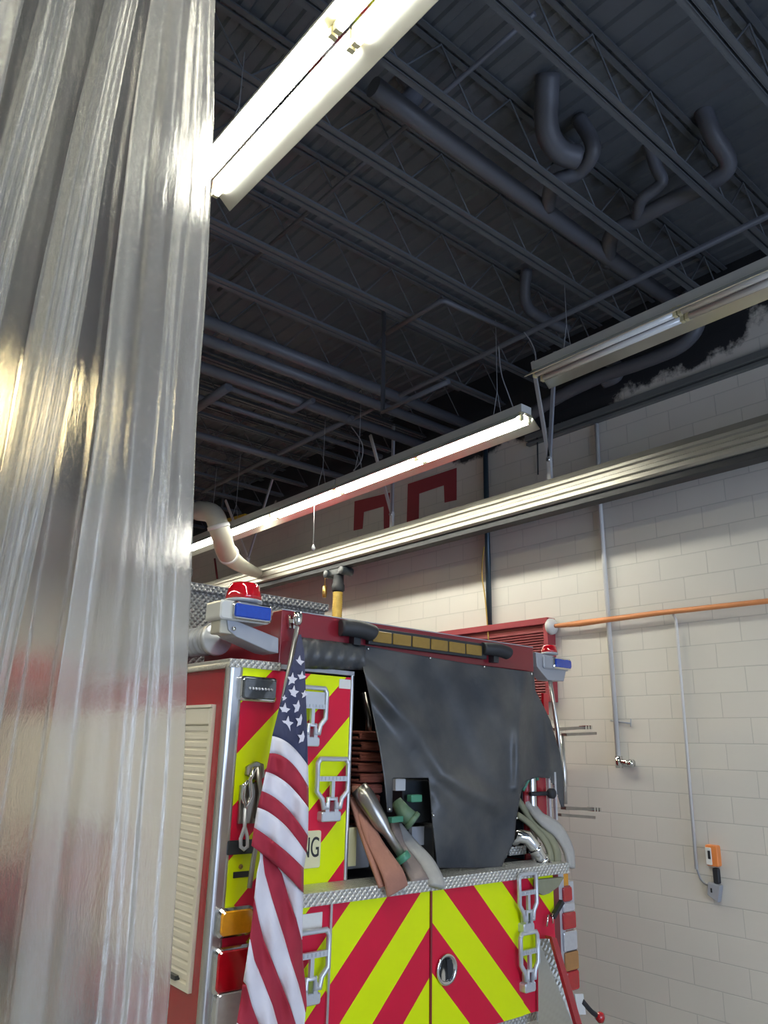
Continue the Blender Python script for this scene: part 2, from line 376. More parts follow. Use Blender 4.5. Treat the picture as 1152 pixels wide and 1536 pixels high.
# ================================================================== THE ROOM
ZFL = -0.35; XW = 5.7; ZC = 5.72; YF = 12.4; YB = -5.0; XL = -4.0
struct(MB().box(XL, XW, YB, YF, ZFL-0.1, ZFL).build('floor', 'concrete', origin=(0, 0, 0)))
wr = struct(MB().box(XW, XW+0.2, YB, YF, ZFL, ZC).build('wall_right', 'painted_block', origin=(0, 0, 0)))
struct(MB().box(XL-0.2, XL, YB, YF, ZFL, ZC).build('wall_left', 'far_wall_paint', origin=(0, 0, 0)))
struct(MB().box(XL, XW, YF, YF+0.2, ZFL, ZC).build('wall_far', 'far_wall_paint', origin=(0, 0, 0)))
b = MB()
b.box(XL, -0.5, YB-0.2, YB, ZFL, ZC); b.box(4.9, XW, YB-0.2, YB, ZFL, ZC); b.box(-0.5, 4.9, YB-0.2, YB, 4.1, ZC)
struct(b.build('wall_back', 'far_wall_paint', origin=(0, 0, 0)))
# corrugated roof deck, ribs running along y
b = MB(); pts = []
x = XL
while x < XW-0.01:
    for dx, dz in ((0, 0), (0.05, 0), (0.065, 0.02), (0.135, 0.02)): pts.append((min(x+dx, XW), ZC+dz-0.04))
    x += 0.15
b.grid([[Vector((x, y, z)) for x, z in pts] for y in (YB, YF)], smooth=False)
struct(b.build('ceiling', 'joist_paint', origin=(0, 0, 0), solid=0.004))

# painted red digits on the blocks
def wallpoly(pts, name, m, th=0.003, par=wr, x=XW):
    return MB().prism([PX(a, c, x-0.001) for a, c in pts], (-th, 0, 0)).build(name, m, par)
wallpoly([(532, 752), (585, 739), (584, 796), (576, 799), (575.7, 759.7), (546, 768), (544, 793), (530.6, 796)], 'painted_digit', 'digit_red')
wallpoly([(612, 726), (685, 701.7), (685, 750), (667, 754), (666, 728), (629, 740.5), (628, 790), (610, 794)], 'painted_digit', 'digit_red')

# ------------------------------------------------------------------ roof joists
ZJ = H+3.5
def joist(y):
    b = MB()
    for s in (-0.028, 0.028):
        b.box(XL, XW, y+s-0.017, y+s+0.017, ZJ, ZJ+0.012); b.box(XL, XW, y+s*0.4-0.004, y+s*0.4+0.004, ZJ, ZJ+0.045)
        b.box(XL, XW, y+s-0.017, y+s+0.017, ZC-0.062, ZC-0.05)
    x = XL+0.1; k = 0
    while x < XW-0.3:
        z0, z1 = (ZJ+0.02, ZC-0.06) if k % 2 == 0 else (ZC-0.06, ZJ+0.02)
        b.tube([(x, y, z0), (x+0.3, y, z1)], 0.0065, 5, cap=False); x += 0.3; k += 1
    o = b.build('roof_joist', 'joist_paint', origin=(0, y, ZJ))
    return tag(o, 'dark painted open-web steel roof joist under the deck', 'roof joist', 'row of roof joists across the bay')
j0 = joist(1.25)
for k in list(range(-4, 0))+list(range(1, 18)):
    c = j0.copy(); COL.objects.link(c); c.location.y = 1.25+0.614*k

# bridging bars above the joist chords and the long conduit below them
def ypipe(name, a, c, z, r, label, cat, m='ceiling_pipe_paint', seg=10):
    p, q = PZ(*a, z), PZ(*c, z); x = (p.x+q.x)/2; p.x = q.x = x
    return tag(MB().tube([p, q], r, seg).build(name, m), label, cat)
def xpipe(name, a, c, z, r, label, cat, m='ceiling_pipe_paint'):
    p, q = PZ(*a, z), PZ(*c, z); y = (p.y+q.y)/2; p.y = q.y = y
    return tag(MB().tube([p, q], r, 12).build(name, m), label, cat)
ypipe('conduit', (300, 738), (1185, 312), H+3.36, 0.024, 'long dark conduit running under the joists above the unlit lamp', 'conduit')
ypipe('bridging_bar', (330, 436), (800, 18), H+3.72, 0.015, 'thin bridging bar crossing above the joists beside the double lamp', 'bridging bar')
ypipe('bridging_bar', (284, 620), (343, 580), H+3.30, 0.045, 'thick dark bar crossing the joists at the left, beside the strip curtain', 'bridging bar')
ypipe('bridging_bar', (316, 728), (533, 628), H+3.34, 0.03, 'dark bar crossing the joists above the lit lamp row', 'bridging bar')
xpipe('ceiling_pipe', (262, 462), (705, 640), H+3.36, 0.055, 'upper of the three parallel dark pipes at mid ceiling', 'pipe')
xpipe('ceiling_pipe', (262, 482), (690, 662), H+3.30, 0.05, 'middle of the three parallel dark pipes at mid ceiling', 'pipe')
xpipe('ceiling_pipe', (262, 522), (660, 688), H+3.36, 0.055, 'lowest of the three parallel dark pipes at mid ceiling', 'pipe')
xpipe('ceiling_pipe', (270, 628), (560, 742), H+3.30, 0.04, 'far dark pipe over the lit lamp row', 'pipe')
xpipe('ceiling_pipe', (270, 575), (560, 690), H+3.36, 0.03, 'thin dark pipe beyond the three parallel pipes', 'pipe')
def pxpath(pts): return [PZ(a, c, H+z) for a, c, z in pts]
def ctube(name, pts, r, label, cat, m='ceiling_pipe_paint', sm=True, seg=14):
    p = pxpath(pts); p = smoothpath(p, 5) if sm else p
    return tag(MB().tube(p, r, seg).build(name, m), label, cat)
ctube('sprinkler_pipe', [(580, 500, 3.45), (661, 452, 3.45), (668, 452, 3.45), (790, 507, 3.45)], 0.022, 'thin bent pipe forming a corner at mid ceiling', 'pipe', sm=False)
q0 = PZ(574, 533, H+3.4)
tag(MB().tube([Vector((q0.x, q0.y, ZC-0.05)), PY(574, 618, q0.y), PX(673, 572, PY(574, 618, q0.y).x)], 0.022).build('drop_pipe', 'ceiling_pipe_paint'), 'thin vertical pipe that drops and turns above the lit lamp row', 'pipe')
ctube('sprinkler_pipe', [(343, 582, 3.3), (440, 617, 3.3), (470, 600, 3.3)], 0.028, 'short dark pipe with an elbow beside the thick bar', 'pipe', sm=False)
# painted vent ducts with elbows
VL = 'pipe'
ctube('vent_duct', [(560, 130, 3.62), (640, 190, 3.62), (760, 276, 3.62), (935, 402, 3.62), (1010, 452, 3.62)], 0.062, 'long straight painted vent duct across the upper ceiling', 'duct', sm=False)
def vent(pts, r, label):
    p = smoothpath([PZ(a, c, H+z) for a, c, z in pts], 6)
    return tag(MB().tube(p, r, 16).build('vent_duct', 'ceiling_pipe_paint'), label, 'duct')
vent([(822, 112, 3.95), (820, 190, 3.72), (838, 226, 3.66), (866, 236, 3.66)], 0.075, 'fat curved duct stub dropping from the deck, left of the elbow duct')
vent([(868, 178, 3.92), (890, 222, 3.68), (868, 258, 3.64), (830, 275, 3.62), (822, 312, 3.62)], 0.05, 'duct with two elbows joining the long vent duct')
vent([(972, 215, 3.94), (984, 250, 3.8), (992, 275, 3.7), (962, 300, 3.64), (955, 328, 3.62)], 0.042, 'slim bent duct dropping from the deck')
vent([(1054, 165, 3.95), (1068, 200, 3.8), (1092, 245, 3.68), (1068, 272, 3.64), (1000, 305, 3.62), (955, 330, 3.62), (918, 352, 3.62), (912, 395, 3.62)], 0.058, 'long bent duct with elbows running down to the vent duct')
vent([(790, 405, 3.9), (787, 445, 3.7), (800, 470, 3.62), (850, 495, 3.6)], 0.05, 'short curved duct over the end of the unlit lamp')
vent([(606, 110, 3.95), (622, 140, 3.8), (600, 160, 3.66), (580, 150, 3.64)], 0.06, 'curved duct stub beside the bright double lamp')

# ------------------------------------------------------------------ fluorescent fixtures
def fixture(label, lit, x, y0, z, group=None, warm=False, power=30):
    "8 ft industrial fixture running along y from y0 to y0+2.44; z = tube height"
    L = 2.44
    t = empty('fluorescent_fixture', (x, y0+L/2, z), label, 'light fixture', group)
    b = MB(); b.box(x-0.06, x+0.06, y0, y0+L, z+0.05, z+0.12); b.build('housing', 'housing_white', t, bevel=0.004)
    rf = MB()
    prof = [(-0.155, -0.036), (-0.15, -0.042), (-0.05, 0.042), (0.05, 0.042), (0.15, -0.042), (0.155, -0.036), (0.055, 0.05), (-0.055, 0.05)]
    n = len(prof)
    vs = [(x+u, y, z+v) for y in (y0-0.005, y0+L+0.005) for u, v in prof]
    rf.add(vs, [(i, (i+1) % n, n+(i+1) % n, n+i) for i in range(n)])
    rf.build('reflector', 'reflector', t)
    MB().box(x-0.052, x+0.052, y0+0.005, y0+L-0.005, z+0.034, z+0.0415).build('ballast_cover', 'polished_cover', t)
    for s in (-0.047, 0.047):
        for k in (0, 1):
            a = y0+0.03+k*1.22; m = ('tube_warm' if warm else 'tube_lit') if lit else 'tube_off'
            MB().tube([(x+s, a, z+0.006), (x+s, a+1.16, z+0.006)], 0.0235, 12).build('tube', m, t)
            for e in (a-0.012, a+1.172): MB().box(x+s-0.017, x+s+0.017, e-0.012, e+0.012, z-0.016, z+0.05).build('lamp_socket', 'socket', t)
    for e in (y0+0.3, y0+L-0.3):
        wr_ = MB(); wr_.tube([(x-0.05, e, z+0.12), (x, e, z+0.35), (x, e, ZJ)], 0.003, 5); wr_.tube([(x+0.05, e, z+0.12), (x, e, z+0.35)], 0.003, 5)
        wr_.build('hanger_wire', 'wire', t)
    return t
# row beside the exhaust rail
XR = 4.36; ZR = H+2.48
f1 = fixture('nearest lit fixture of the row over the fire truck', True, XR, 3.53, ZR)
f2 = fixture('middle lit fixture of the row over the fire truck', True, XR, 5.99, ZR)
fixture('far lit fixture of the row, crossed by the beige duct', True, XR, 8.45, ZR)
f3 = fixture('unlit fixture with bare tubes, its end above the two struts', False, 4.37, 0.98, H+2.8)
fixture('unlit fixture continuing past the right edge of the photo', False, 4.37, -1.47, H+2.8)
# double row beside the curtain
fixture('bright double-tube fixture at the top, ending at the strip curtain', True, 1.40, 0.80, H+2.8, power=32)
fixture('bright fixture behind the photographer, end of the double-tube row', True, 1.40, -1.66, H+2.8, power=32)
fixture('warm lit fixture glowing through the left edge of the strip curtain', True, 1.40, 6.2, H+2.8, warm=True, power=25)
for y_, l_ in ((0.8, 'added unseen lit fixture over the neighbouring bay, nearer one'), (3.6, 'added unseen lit fixture over the neighbouring bay, middle one'), (6.4, 'added unseen lit fixture over the neighbouring bay, far one')):
    fixture(l_, True, -1.6, y_, H+2.8)  # unseen fixtures, added to brighten the truck's left side and the curtain
# pull chain and flex wires
p = PX(471, 760, XR); p.z = ZR+0.06; p2 = PX(470, 818, XR)
b = MB().tube([p, p2], 0.004, 5); b.lathe(p2-Vector((0, 0, 0.06)), (0, 0, 1), [(0, 0.01), (0.03, 0.022), (0.07, 0.005)], 10)
tag(b.build('pull_chain', 'wire'), 'thin pull chain hanging from the lit lamp row', 'pull chain')
for pts, par_ in (([(748, 520), (752, 560), (762, 590), (770, 612)], f1),
                 ([(527, 640), (543, 665), (542, 690), (530, 706)], f2),
                 ([(786, 498), (796, 512), (803, 530), (803, 545)], f3)):
    MB().tube(smoothpath([PX(a, c, XR+0.02) for a, c in pts], 6), 0.005, 6).build('power_cord', 'wire', par_)

# ------------------------------------------------------------------ exhaust rail
XE = 5.2
t = empty('exhaust_rail', (XE, 4, H+1.85), 'long ridged aluminium exhaust extraction rail along the wall above the truck', 'rail')
zt, zb = H+2.288, H+2.036
prof = [(-0.035, zt), (0.035, zt), (0.05, zt-0.02), (0.05, zt-0.05), (0.09, zt-0.07), (0.09, zb+0.03), (0.075, zb+0.012), (0.03, zb), (0.03, zb+0.02), (-0.03, zb+0.02), (-0.03, zb),
        (-0.075, zb), (-0.095, zb+0.015), (-0.095, zb+0.05), (-0.082, zb+0.06), (-0.095, zb+0.07), (-0.095, zb+0.10), (-0.07, zb+0.115), (-0.07, zb+0.145), (-0.088, zb+0.155), (-0.088, zb+0.18), (-0.05, zb+0.20)]
n = len(prof); ya, yb = -1.0, 10.9
vs = [(XE+u, y, v) for y in (ya, yb) for u, v in prof]
MB().add([(XE+(q_[0]-XE)*1.09, q_[1], q_[2]) for q_ in vs], [(i, (i+1) % n, n+(i+1) % n, n+i) for i in range(n)]+[tuple(range(n)), tuple(range(2*n-1, n-1, -1))]).build('rail_profile', 'rail_aluminium', t)
MB().box(XE-0.06, XE+0.06, ya, yb, zb-0.055, zb-0.002).build('rubber_lip', 'black_rubber', t)
def struts(pa, pb, pj, pe, label):
    t = empty('rail_strut', PX(*pe, XE), label, 'strut')
    j = PX(*pj, XE); e = PX(*pe, XE); e.z = min(e.z, zt+0.01); e.x = XE; e.y = j.y
    a = PX(*pa, XE-0.0); c = PX(*pb, XE)
    for q in (a, c):
        d = (q-j); q2 = j+d*((ZJ+0.02-j.z)/d.z) if d.z > 0.05 else q
        MB().bar(j, q2, 0.035, 0.02, up=(1, 0, 0)).build('brace', 'white_pipe' if q is a else 'grey_paint', t)
    MB().bar(e, j+Vector((0, 0, 0.03)), 0.04, 0.03, up=(1, 0, 0)).build('hanger_post', 'white_pipe', t)
    b = MB(); b.tube([j-Vector((0.03, 0, 0)), j+Vector((0.03, 0, 0))], 0.018, 8); b.build('bolt', 'brushed_aluminium', t)
struts((800, 548), (831, 560), (824, 690), (829, 722), 'white V strut holding the rail below the end of the unlit lamp')
struts((552, 640), (590, 650), (588, 772), (588, 797), 'white V strut holding the rail in front of the red digits')
struts((362, 812), (380, 812), (372, 838), (372, 868), 'far white V strut holding the rail beside the beige duct')

# hose trolley and yellow hose
c0 = PX(508, 862, XE)
t = empty('exhaust_hose_drop', (XE, c0.y, c0.z-0.9), 'yellow ribbed exhaust hose hanging from the rail behind the truck', 'exhaust hose')
b = MB(); b.box(XE-0.05, XE+0.05, c0.y-0.16, c0.y+0.2, zb-0.13, zb-0.05)
for dy in (-0.14, 0.16): b.lathe((XE-0.08, c0.y+dy, zb-0.1), (1, 0, 0), [(0, 0.05), (0.16, 0.05)], 14)
b.build('trolley', 'dark_plastic', t, bevel=0.006)
hz = zb-0.13
MB().lathe((XE, c0.y, hz-0.20), (0, 0, 1), [(0, 0.06), (0.02, 0.075), (0.08, 0.075), (0.1, 0.065), (0.2, 0.06)], 20).build('rubber_boot', 'black_rubber', t)
prof = []
z = 0
while z < 1.1: prof += [(-z, 0.055), (-z-0.012, 0.06), (-z-0.024, 0.055)]; z += 0.026
MB().lathe((XE, c0.y, hz-0.2), (0, 0, 1), prof, 16).build('hose', 'yellow_hose', t)
cc = PX(487, 885, XE)
b = MB(); b.lathe(cc+Vector((0, 0, -0.09)), (0, 0, 1), [(0, 0.022), (0.05, 0.03), (0.13, 0.028), (0.15, 0.01)], 12); b.tube([cc+Vector((0, 0, 0.05)), (XE, cc.y, zb-0.05)], 0.005, 6)
b.build('coupling', 'brass', t)

# beige exhaust duct with a cone joining the rail
pts = [(298, 766, 3.75), (320, 772, 3.8), (331, 800, 3.88), (340, 828, 4.12), (358, 846, 4.45), (388, 861, XE-0.1)]
pp = [PX(a, c, x_) for a, c, x_ in pts]
t = empty('exhaust_duct', pp[-1], 'beige elbow exhaust duct tapering into the far part of the rail', 'duct')
sp = smoothpath(pp, 6); nn = len(sp)
MB().tube(sp, [0.115]*int(nn*0.62)+[0.115-0.06*(i/(nn-int(nn*0.62))) for i in range(nn-int(nn*0.62))], 20).build('elbow', 'beige_duct', t)
for i in (int(nn*.35), int(nn*.62)):
    d = (sp[i+1]-sp[i]).normalized(); MB().lathe(sp[i], d, [(-0.025, 0.117), (-0.018, 0.125), (0.018, 0.125), (0.025, 0.117)], 24).build('clamp_ring', 'white_pipe', t)
c1 = pp[0]+Vector((-0.35, 0.3, -0.25))
t = empty('extraction_fan', c1-Vector((0, 0, 0.5)), 'round grey extraction fan behind the curtain edge above the truck', 'fan')
MB().lathe(c1, (0.5, -1, 0.1), [(-0.16, 0.05), (-0.16, 0.42), (-0.12, 0.46), (0.12, 0.46), (0.16, 0.42), (0.16, 0.2), (0.26, 0.17)], 32).build('scroll_housing', 'grey_paint', t)
for dx in (-0.3, 0.3): MB().bar((c1.x+dx, c1.y, c1.z-0.5), (c1.x+dx, c1.y, ZC-0.03), 0.02, 0.02).build('hanger_rod', 'joist_paint', t)
MB().box(c1.x-0.35, c1.x+0.35, c1.y-0.3, c1.y+0.3, c1.z-0.52, c1.z-0.44).build('mounting_shelf', 'black_rubber', t)
q = PX(345, 784, XE+0.1); t = empty('hoist_arm', q, 'yellow painted arm behind the beige elbow duct', 'hoist arm')
MB().bar(q+Vector((0, 0.35, 0.03)), q-Vector((0, 0.5, 0.03)), 0.08, 0.11).build('arm', 'yellow_paint', t)
MB().bar(q+Vector((0, 0.3, 0)), (q.x, q.y+0.3, ZC-0.03), 0.03, 0.03).build('hanger_rod', 'joist_paint', t)
# red hanging cord by the fan
tag(MB().tube([PX(322, 838, XE), PX(326, 868, XE)], 0.015, 6).build('hanging_cord', 'cabinet_red'), 'short red cord hanging behind the red beacon', 'cord')

# ------------------------------------------------------------------ things on the right wall
def wp(a, c, off=0.04): return PX(a, c, XW-off)
def wall_tube(name, pts, r, m, label, cat, off=0.03, sm=0):
    p = [wp(a, c, off) for a, c in pts]
    if sm: p = smoothpath(p, sm)
    return tag(MB().tube(p, r, 10).build(name, m), label, cat)
t = empty('water_pipe', wp(928, 1145), 'white vertical wall pipe ending in a small valve', 'pipe')
MB().tube([wp(895, 636), wp(900, 755), wp(928, 1142)], 0.02, 10).build('pipe_run', 'white_pipe', t)
b = MB(); v0 = wp(928, 1142, 0.04); v1 = wp(947, 1145, 0.04); b.tube([v0, v1], 0.022, 10); b.lathe(v1, (0, -1, 0), [(-0.02, 0.03), (0.02, 0.03)], 12); b.tube([wp(928, 1134), wp(929, 1152)], 0.03, 10)
b.build('valve', 'chrome', t)
b = MB(); b.tube([wp(916, 1081, 0.02), wp(946, 1085, 0.02)], 0.007, 6); b.tube([wp(946, 1078, 0.02), wp(946, 1090, 0.02)], 0.006, 6); b.build('pipe_clip', 'grey_paint', t)
b = MB().tube([wp(1010, 921), wp(1014, 930), wp(1045, 1304)], 0.012, 8)
tag(b.build('conduit', 'white_pipe'), 'thin white conduit running down the wall to the orange detector', 'conduit')
t = empty('wall_drain_pipe', wp(735, 965), 'dark teal vertical pipe on the wall behind the rail', 'pipe')
MB().tube([wp(728, 672, 0.05), wp(730, 760, 0.05), wp(735, 968, 0.05)], 0.028, 12).build('pipe_run', 'teal_pipe', t)
tag(MB().tube(smoothpath([wp(726, 820, 0.1), wp(723, 860, 0.1), wp(728, 900, 0.1), wp(733, 962, 0.1)], 6), 0.007, 6).build('cable', 'yellow_hose'), 'thin yellow cable hanging beside the dark teal pipe', 'cable')
t = empty('orange_pipe', wp(830, 938), 'orange horizontal pipe on the wall with a white end cap', 'pipe')
MB().tube([wp(832, 939, 0.08), wp(870, 935, 0.08), wp(915, 929, 0.08), wp(983, 920, 0.08), wp(1152, 901.5, 0.08), wp(1250, 891, 0.08)], [0.018, 0.028, 0.024, 0.022, 0.02, 0.02], 12).build('pipe_run', 'copper_orange', t)
q = wp(826, 940, 0.08); MB().lathe(q, (0, -1, 0), [(-0.02, 0.06), (0.0, 0.075), (0.03, 0.07), (0.05, 0.03)], 20).build('end_cap', 'white_pipe', t)
# red louvered cabinet
a, c = PX(818, 930, XW-0.14), PX(650, 950, XW-0.14)
t = empty('louvered_cabinet', (XW-0.07, (a.y+c.y)/2, a.z-0.75), 'red louvered wall cabinet just above the truck roof', 'cabinet')
y0, y1, z1 = a.y, c.y, a.z
MB().box(XW-0.09, XW-0.002, y0+0.04, y1, z1-0.71, z1-0.03).build('case', 'cabinet_red', t)
b = MB(); z = z1-0.70
while z < z1-0.08:
    b.add([(XW-0.09, y0+0.02, z+0.023), (XW-0.09, y1, z+0.023), (XW-0.105, y1, z), (XW-0.105, y0+0.02, z), (XW-0.09, y0+0.02, z), (XW-0.09, y1, z)], [(0, 1, 2, 3), (3, 2, 5, 4), (0, 3, 4), (1, 5, 2)]); z += 0.024
b.build('louvers', 'cabinet_red', t)
MB().box(XW-0.12, XW-0.002, y0-0.004, y1, z1-0.03, z1+0.03).build('top_rail', 'digit_red', t, bevel=0.006)
MB().box(XW-0.115, XW-0.001, y0, y0+0.05, z1-0.72, z1-0.032).build('end_trim', 'digit_red', t, bevel=0.004)
# dark wireway near the top of the wall
p, q = wp(1250, 492, 0.04), wp(790, 668, 0.04)
b = MB().box(XW-0.07, XW, p.y, q.y, p.z-0.04, p.z+0.02); b.box(XW-0.05, XW, p.y, q.y, p.z-0.085, p.z-0.055)
tag(b.build('wireway', 'wireway_grey', bevel=0.003), 'dark horizontal wireway along the top of the block wall', 'wireway')
t = tag(MB().tube(smoothpath([PX(a_, c_, XW-0.25) for a_, c_ in ((770, 640), (830, 600), (900, 566), (960, 545), (1015, 522), (1042, 497), (1046, 470), (1030, 440))], 5), 0.06, 14).build('wall_duct', 'ceiling_pipe_paint'), 'dark painted duct bending up at the top of the block wall', 'duct')
tag(MB().tube(smoothpath([PX(a_, c_, XW-0.2) for a_, c_ in ((905, 540), (925, 548), (925, 565), (905, 575))], 5), 0.05, 14).build('wall_duct', 'ceiling_pipe_paint'), 'short curled dark duct under the unlit lamp', 'duct')
tag(MB().tube([wp(806, 655, .04), wp(807, 712, .04)], 0.008, 6).build('cable', 'black_rubber'), 'thin black cable on the wall left of the white strut', 'cable')
# orange detector, black bracket and grey junction box
def wrbox(a0, c0_, a1, c1_, th, m, name, par, r=0.012, off=0.0):
    p = PX(a0, c0_, XW); q = PX(a1, c1_, XW)
    return MB().rbox(XW-th-off, XW-off, min(p.y, q.y), max(p.y, q.y), min(p.z, q.z), max(p.z, q.z), r=r, axis='x').build(name, m, par)
t = empty('gas_detector', PX(1072, 1302, XW), 'small orange and white wall detector with a dark display', 'detector')
wrbox(1062, 1266, 1083, 1300, 0.05, 'orange_plastic', 'case', t)
wrbox(1063, 1270, 1074, 1297, 0.056, 'cream_label', 'faceplate', t, r=0.006)
wrbox(1067, 1275, 1072, 1288, 0.059, 'ink', 'display', t, r=0.003)
t = empty('junction_box', PX(1075, 1350, XW), 'small grey tilted junction box under the orange detector', 'electrical box')
MB().prism([PX(a_, c_, XW-0.002) for a_, c_ in ((1067, 1322), (1085, 1328), (1082, 1353), (1066, 1341))], (-0.05, 0, 0)).build('box_body', 'grey_paint', t, bevel=0.004)
wrbox(1071, 1331, 1074, 1338, 0.054, 'ink', 'knockout', t, r=0.002)
tag(wrbox(1071, 1301, 1082, 1326, 0.03, 'black_rubber', 'power_adapter', None), 'black adapter between the orange detector and the grey box', 'adapter')
wall_tube('cable', [(1045, 1303), (1051, 1318), (1059, 1326), (1067, 1327)], 0.007, 'wire', 'short black cable from the thin conduit to the grey box', 'cable', 0.02, 5)

# ================================================================== THE FIRE TRUCK
Y0 = 3.65; YL = 3.42; XT0 = 2.02; XT1 = 4.47; XC = 3.275; YE = 10.6
def T(a, c, y=Y0): return PY(a, c, y)
tr = empty('fire_truck', (XC, Y0, ZFL), 'red fire truck seen from behind with yellow and red chevron stripes', 'fire truck')
def tx(a, c, y=Y0): return T(a, c, y).x
def tz(a, c, y=Y0): return T(a, c, y).z
ZTOP = 2.165; ZB = 2.475; ZLG = 1.045
# body: side compartments, upper hose bed walls, floor block
b = MB()
b.box(XT0, 2.80, Y0+0.02, YE-2.4, 0.25, ZTOP-0.03)      # left side compartments
b.box(4.37, XT1-0.02, Y0+0.02, YE-2.4, 0.25, ZTOP-0.03) # right side
b.box(2.80, 4.38, Y0+0.02, YE-2.4, 0.25, ZLG-0.02)
b.build('body', 'red_paint', tr)
for x_ in (2.305, 4.40): MB().box(x_, x_+0.055, Y0+0.03, YE-3.5, ZTOP-0.03, ZB-0.02).build('hose_bed_wall', 'dark_red_paint', tr)
b = MB(); b.box(2.80, 2.81, Y0+0.03, 6.0, ZLG, 2.4); b.box(2.8, 4.38, 5.2, 5.22, ZLG, 2.4); b.box(2.8, 4.36, Y0+0.03, 5.2, ZLG-0.03, ZLG-0.005)
b.box(2.31, 4.4, Y0+0.4, 5.6, 2.40, 2.42); b.box(4.355, 4.365, Y0+0.03, 6.0, ZLG, 2.4)
b.build('hose_bed_liner', 'interior_black', tr)
# rear faces
MB().box(XT0+0.045, 2.80, Y0-0.004, Y0+0.02, 0.25, ZTOP-0.03).build('rear_panel', 'chevron_column', tr, label='left rear panel with yellow and red diagonal stripes')

# lower protruding rear section with doors
b = MB(); b.box(2.36, 4.43, YL+0.035, Y0+0.02, 0.24, ZLG-0.035); b.build('tailboard_box', 'dark_red_paint', tr)
d0 = 2.57; dc = 3.262
MB().box(2.36, d0-0.008, YL+0.022, YL+0.036, 0.24, ZLG-0.06).build('rear_panel', 'chevron_door', tr)
MB().box(d0+0.008, dc-0.008, YL+0.018, YL+0.036, 0.24, ZLG-0.06).build('rear_door', 'chevron_door', tr, label='left half of the rear door, stripes rising to the right')
dr = MB().box(dc+0.006, 4.03, YL+0.018, YL+0.036, 0.24, ZLG-0.06).build('rear_door', 'chevron_door', tr, label='right half of the rear door, stripes falling to the right')
MB().box(4.036, 4.36, YL+0.024, YL+0.036, 0.24, ZLG-0.06).build('rear_panel', 'chevron_door', tr)
MB().box(d0-0.012, d0+0.002, YL+0.008, YL+0.03, 0.24, ZLG-0.06).build('door_edge_trim', 'brushed_aluminium', tr)
MB().box(dc-0.006, dc+0.006, YL+0.01, YL+0.03, 0.24, ZLG-0.06).build('door_edge_trim', 'dark_red_paint', tr)
# round paddle latch
lc = T(669, 1454, YL+0.015)
l = MB().lathe(lc, (0, -1, 0), [(0, 0.076), (0.008, 0.080), (0.014, 0.076), (0.012, 0.062), (0.0, 0.058), (-0.004, 0.03)], 32).build('latch', 'chrome', dr)
MB().prism([lc+Vector((x_, -0.012, z_)) for x_, z_ in ((0.0, 0.05), (0.03, 0.045), (0.045, 0.02), (0.045, -0.02), (0.03, -0.042), (0.01, -0.05))], (0, 0.01, 0)).build('latch_recess', 'black_rubber', dr)
# ledge
b = MB(); b.box(2.33, 4.50, YL, Y0+0.0, ZLG-0.012, ZLG); b.box(2.33, 4.50, YL-0.004, YL+0.01, ZLG-0.06, ZLG+0.001); b.box(2.33, 2.345, YL, Y0, ZLG-0.06, ZLG)
b.build('tailboard_ledge', 'diamond_plate', tr)
# aluminium corner trims
b = MB(); b.rbox(XT0-0.03, XT0+0.068, Y0-0.012, Y0+0.05, 0.22, ZTOP-0.02, r=0.03, axis='z', seg=6); b.build('corner_trim', 'brushed_aluminium', tr)
b = MB(); b.rbox(XT1-0.055, XT1+0.01, Y0-0.012, Y0+0.05, 0.9, ZTOP-0.02, r=0.028, axis='z', seg=6); b.build('corner_trim', 'brushed_aluminium', tr)
MB().rbox(2.80, 2.826, Y0-0.012, Y0+0.03, ZLG, ZTOP-0.0, r=0.01, axis='z').build('edge_trim', 'brushed_aluminium', tr)
# diamond plate caps
b = MB(); b.box(XT0-0.03, XT0+0.03, Y0-0.015, YE-2.4, ZTOP-0.035, ZTOP+0.012); b.build('side_cap', 'diamond_plate', tr, bevel=0.004)
b = MB(); b.box(XT0+0.03, 2.305, Y0-0.018, Y0+0.05, ZTOP-0.03, ZTOP+0.014); b.build('rear_cap', 'diamond_plate', tr, bevel=0.004)
MB().box(2.305, 2.82, Y0-0.014, Y0+0.03, ZTOP-0.018, ZTOP+0.006).build('panel_top_trim', 'grey_paint', tr)
MB().box(XT0+0.03, 2.30, Y0+0.05, 7.5, ZTOP-0.03, ZTOP+0.02).build('compartment_top', 'dark_red_paint', tr)
# top beam across the hose bed
b = MB(); b.box(2.30, 4.49, Y0, Y0+0.10, ZTOP+0.135, ZB); b.box(2.30, 2.43, Y0, Y0+0.1, ZTOP+0.006, ZTOP+0.14); b.box(4.34, 4.49, Y0+0.01, Y0+0.1, ZTOP-0.2, ZTOP+0.14)
b.build('top_beam', 'dark_red_paint', tr, bevel=0.004)
MB().box(2.30, 4.49, Y0+0.0, Y0+0.12, ZB, ZB+0.006).build('beam_cap', 'grey_paint', tr)
# amber traffic light bar
p, q = T(557, 944, Y0-0.03), T(722, 972, Y0-0.03)
lb = MB().box(p.x-0.02, q.x+0.05, Y0-0.035, Y0, ZB-0.135, ZB-0.03).build('traffic_light_bar', 'dark_plastic', tr, bevel=0.006)
wd = (q.x-p.x)/6
for k in range(6):
    MB().rbox(p.x+k*wd+0.006, p.x+(k+1)*wd-0.008, Y0-0.044, Y0-0.03, ZB-0.118, ZB-0.05, r=0.006).build('amber_lens', 'dull_amber_lens', lb)
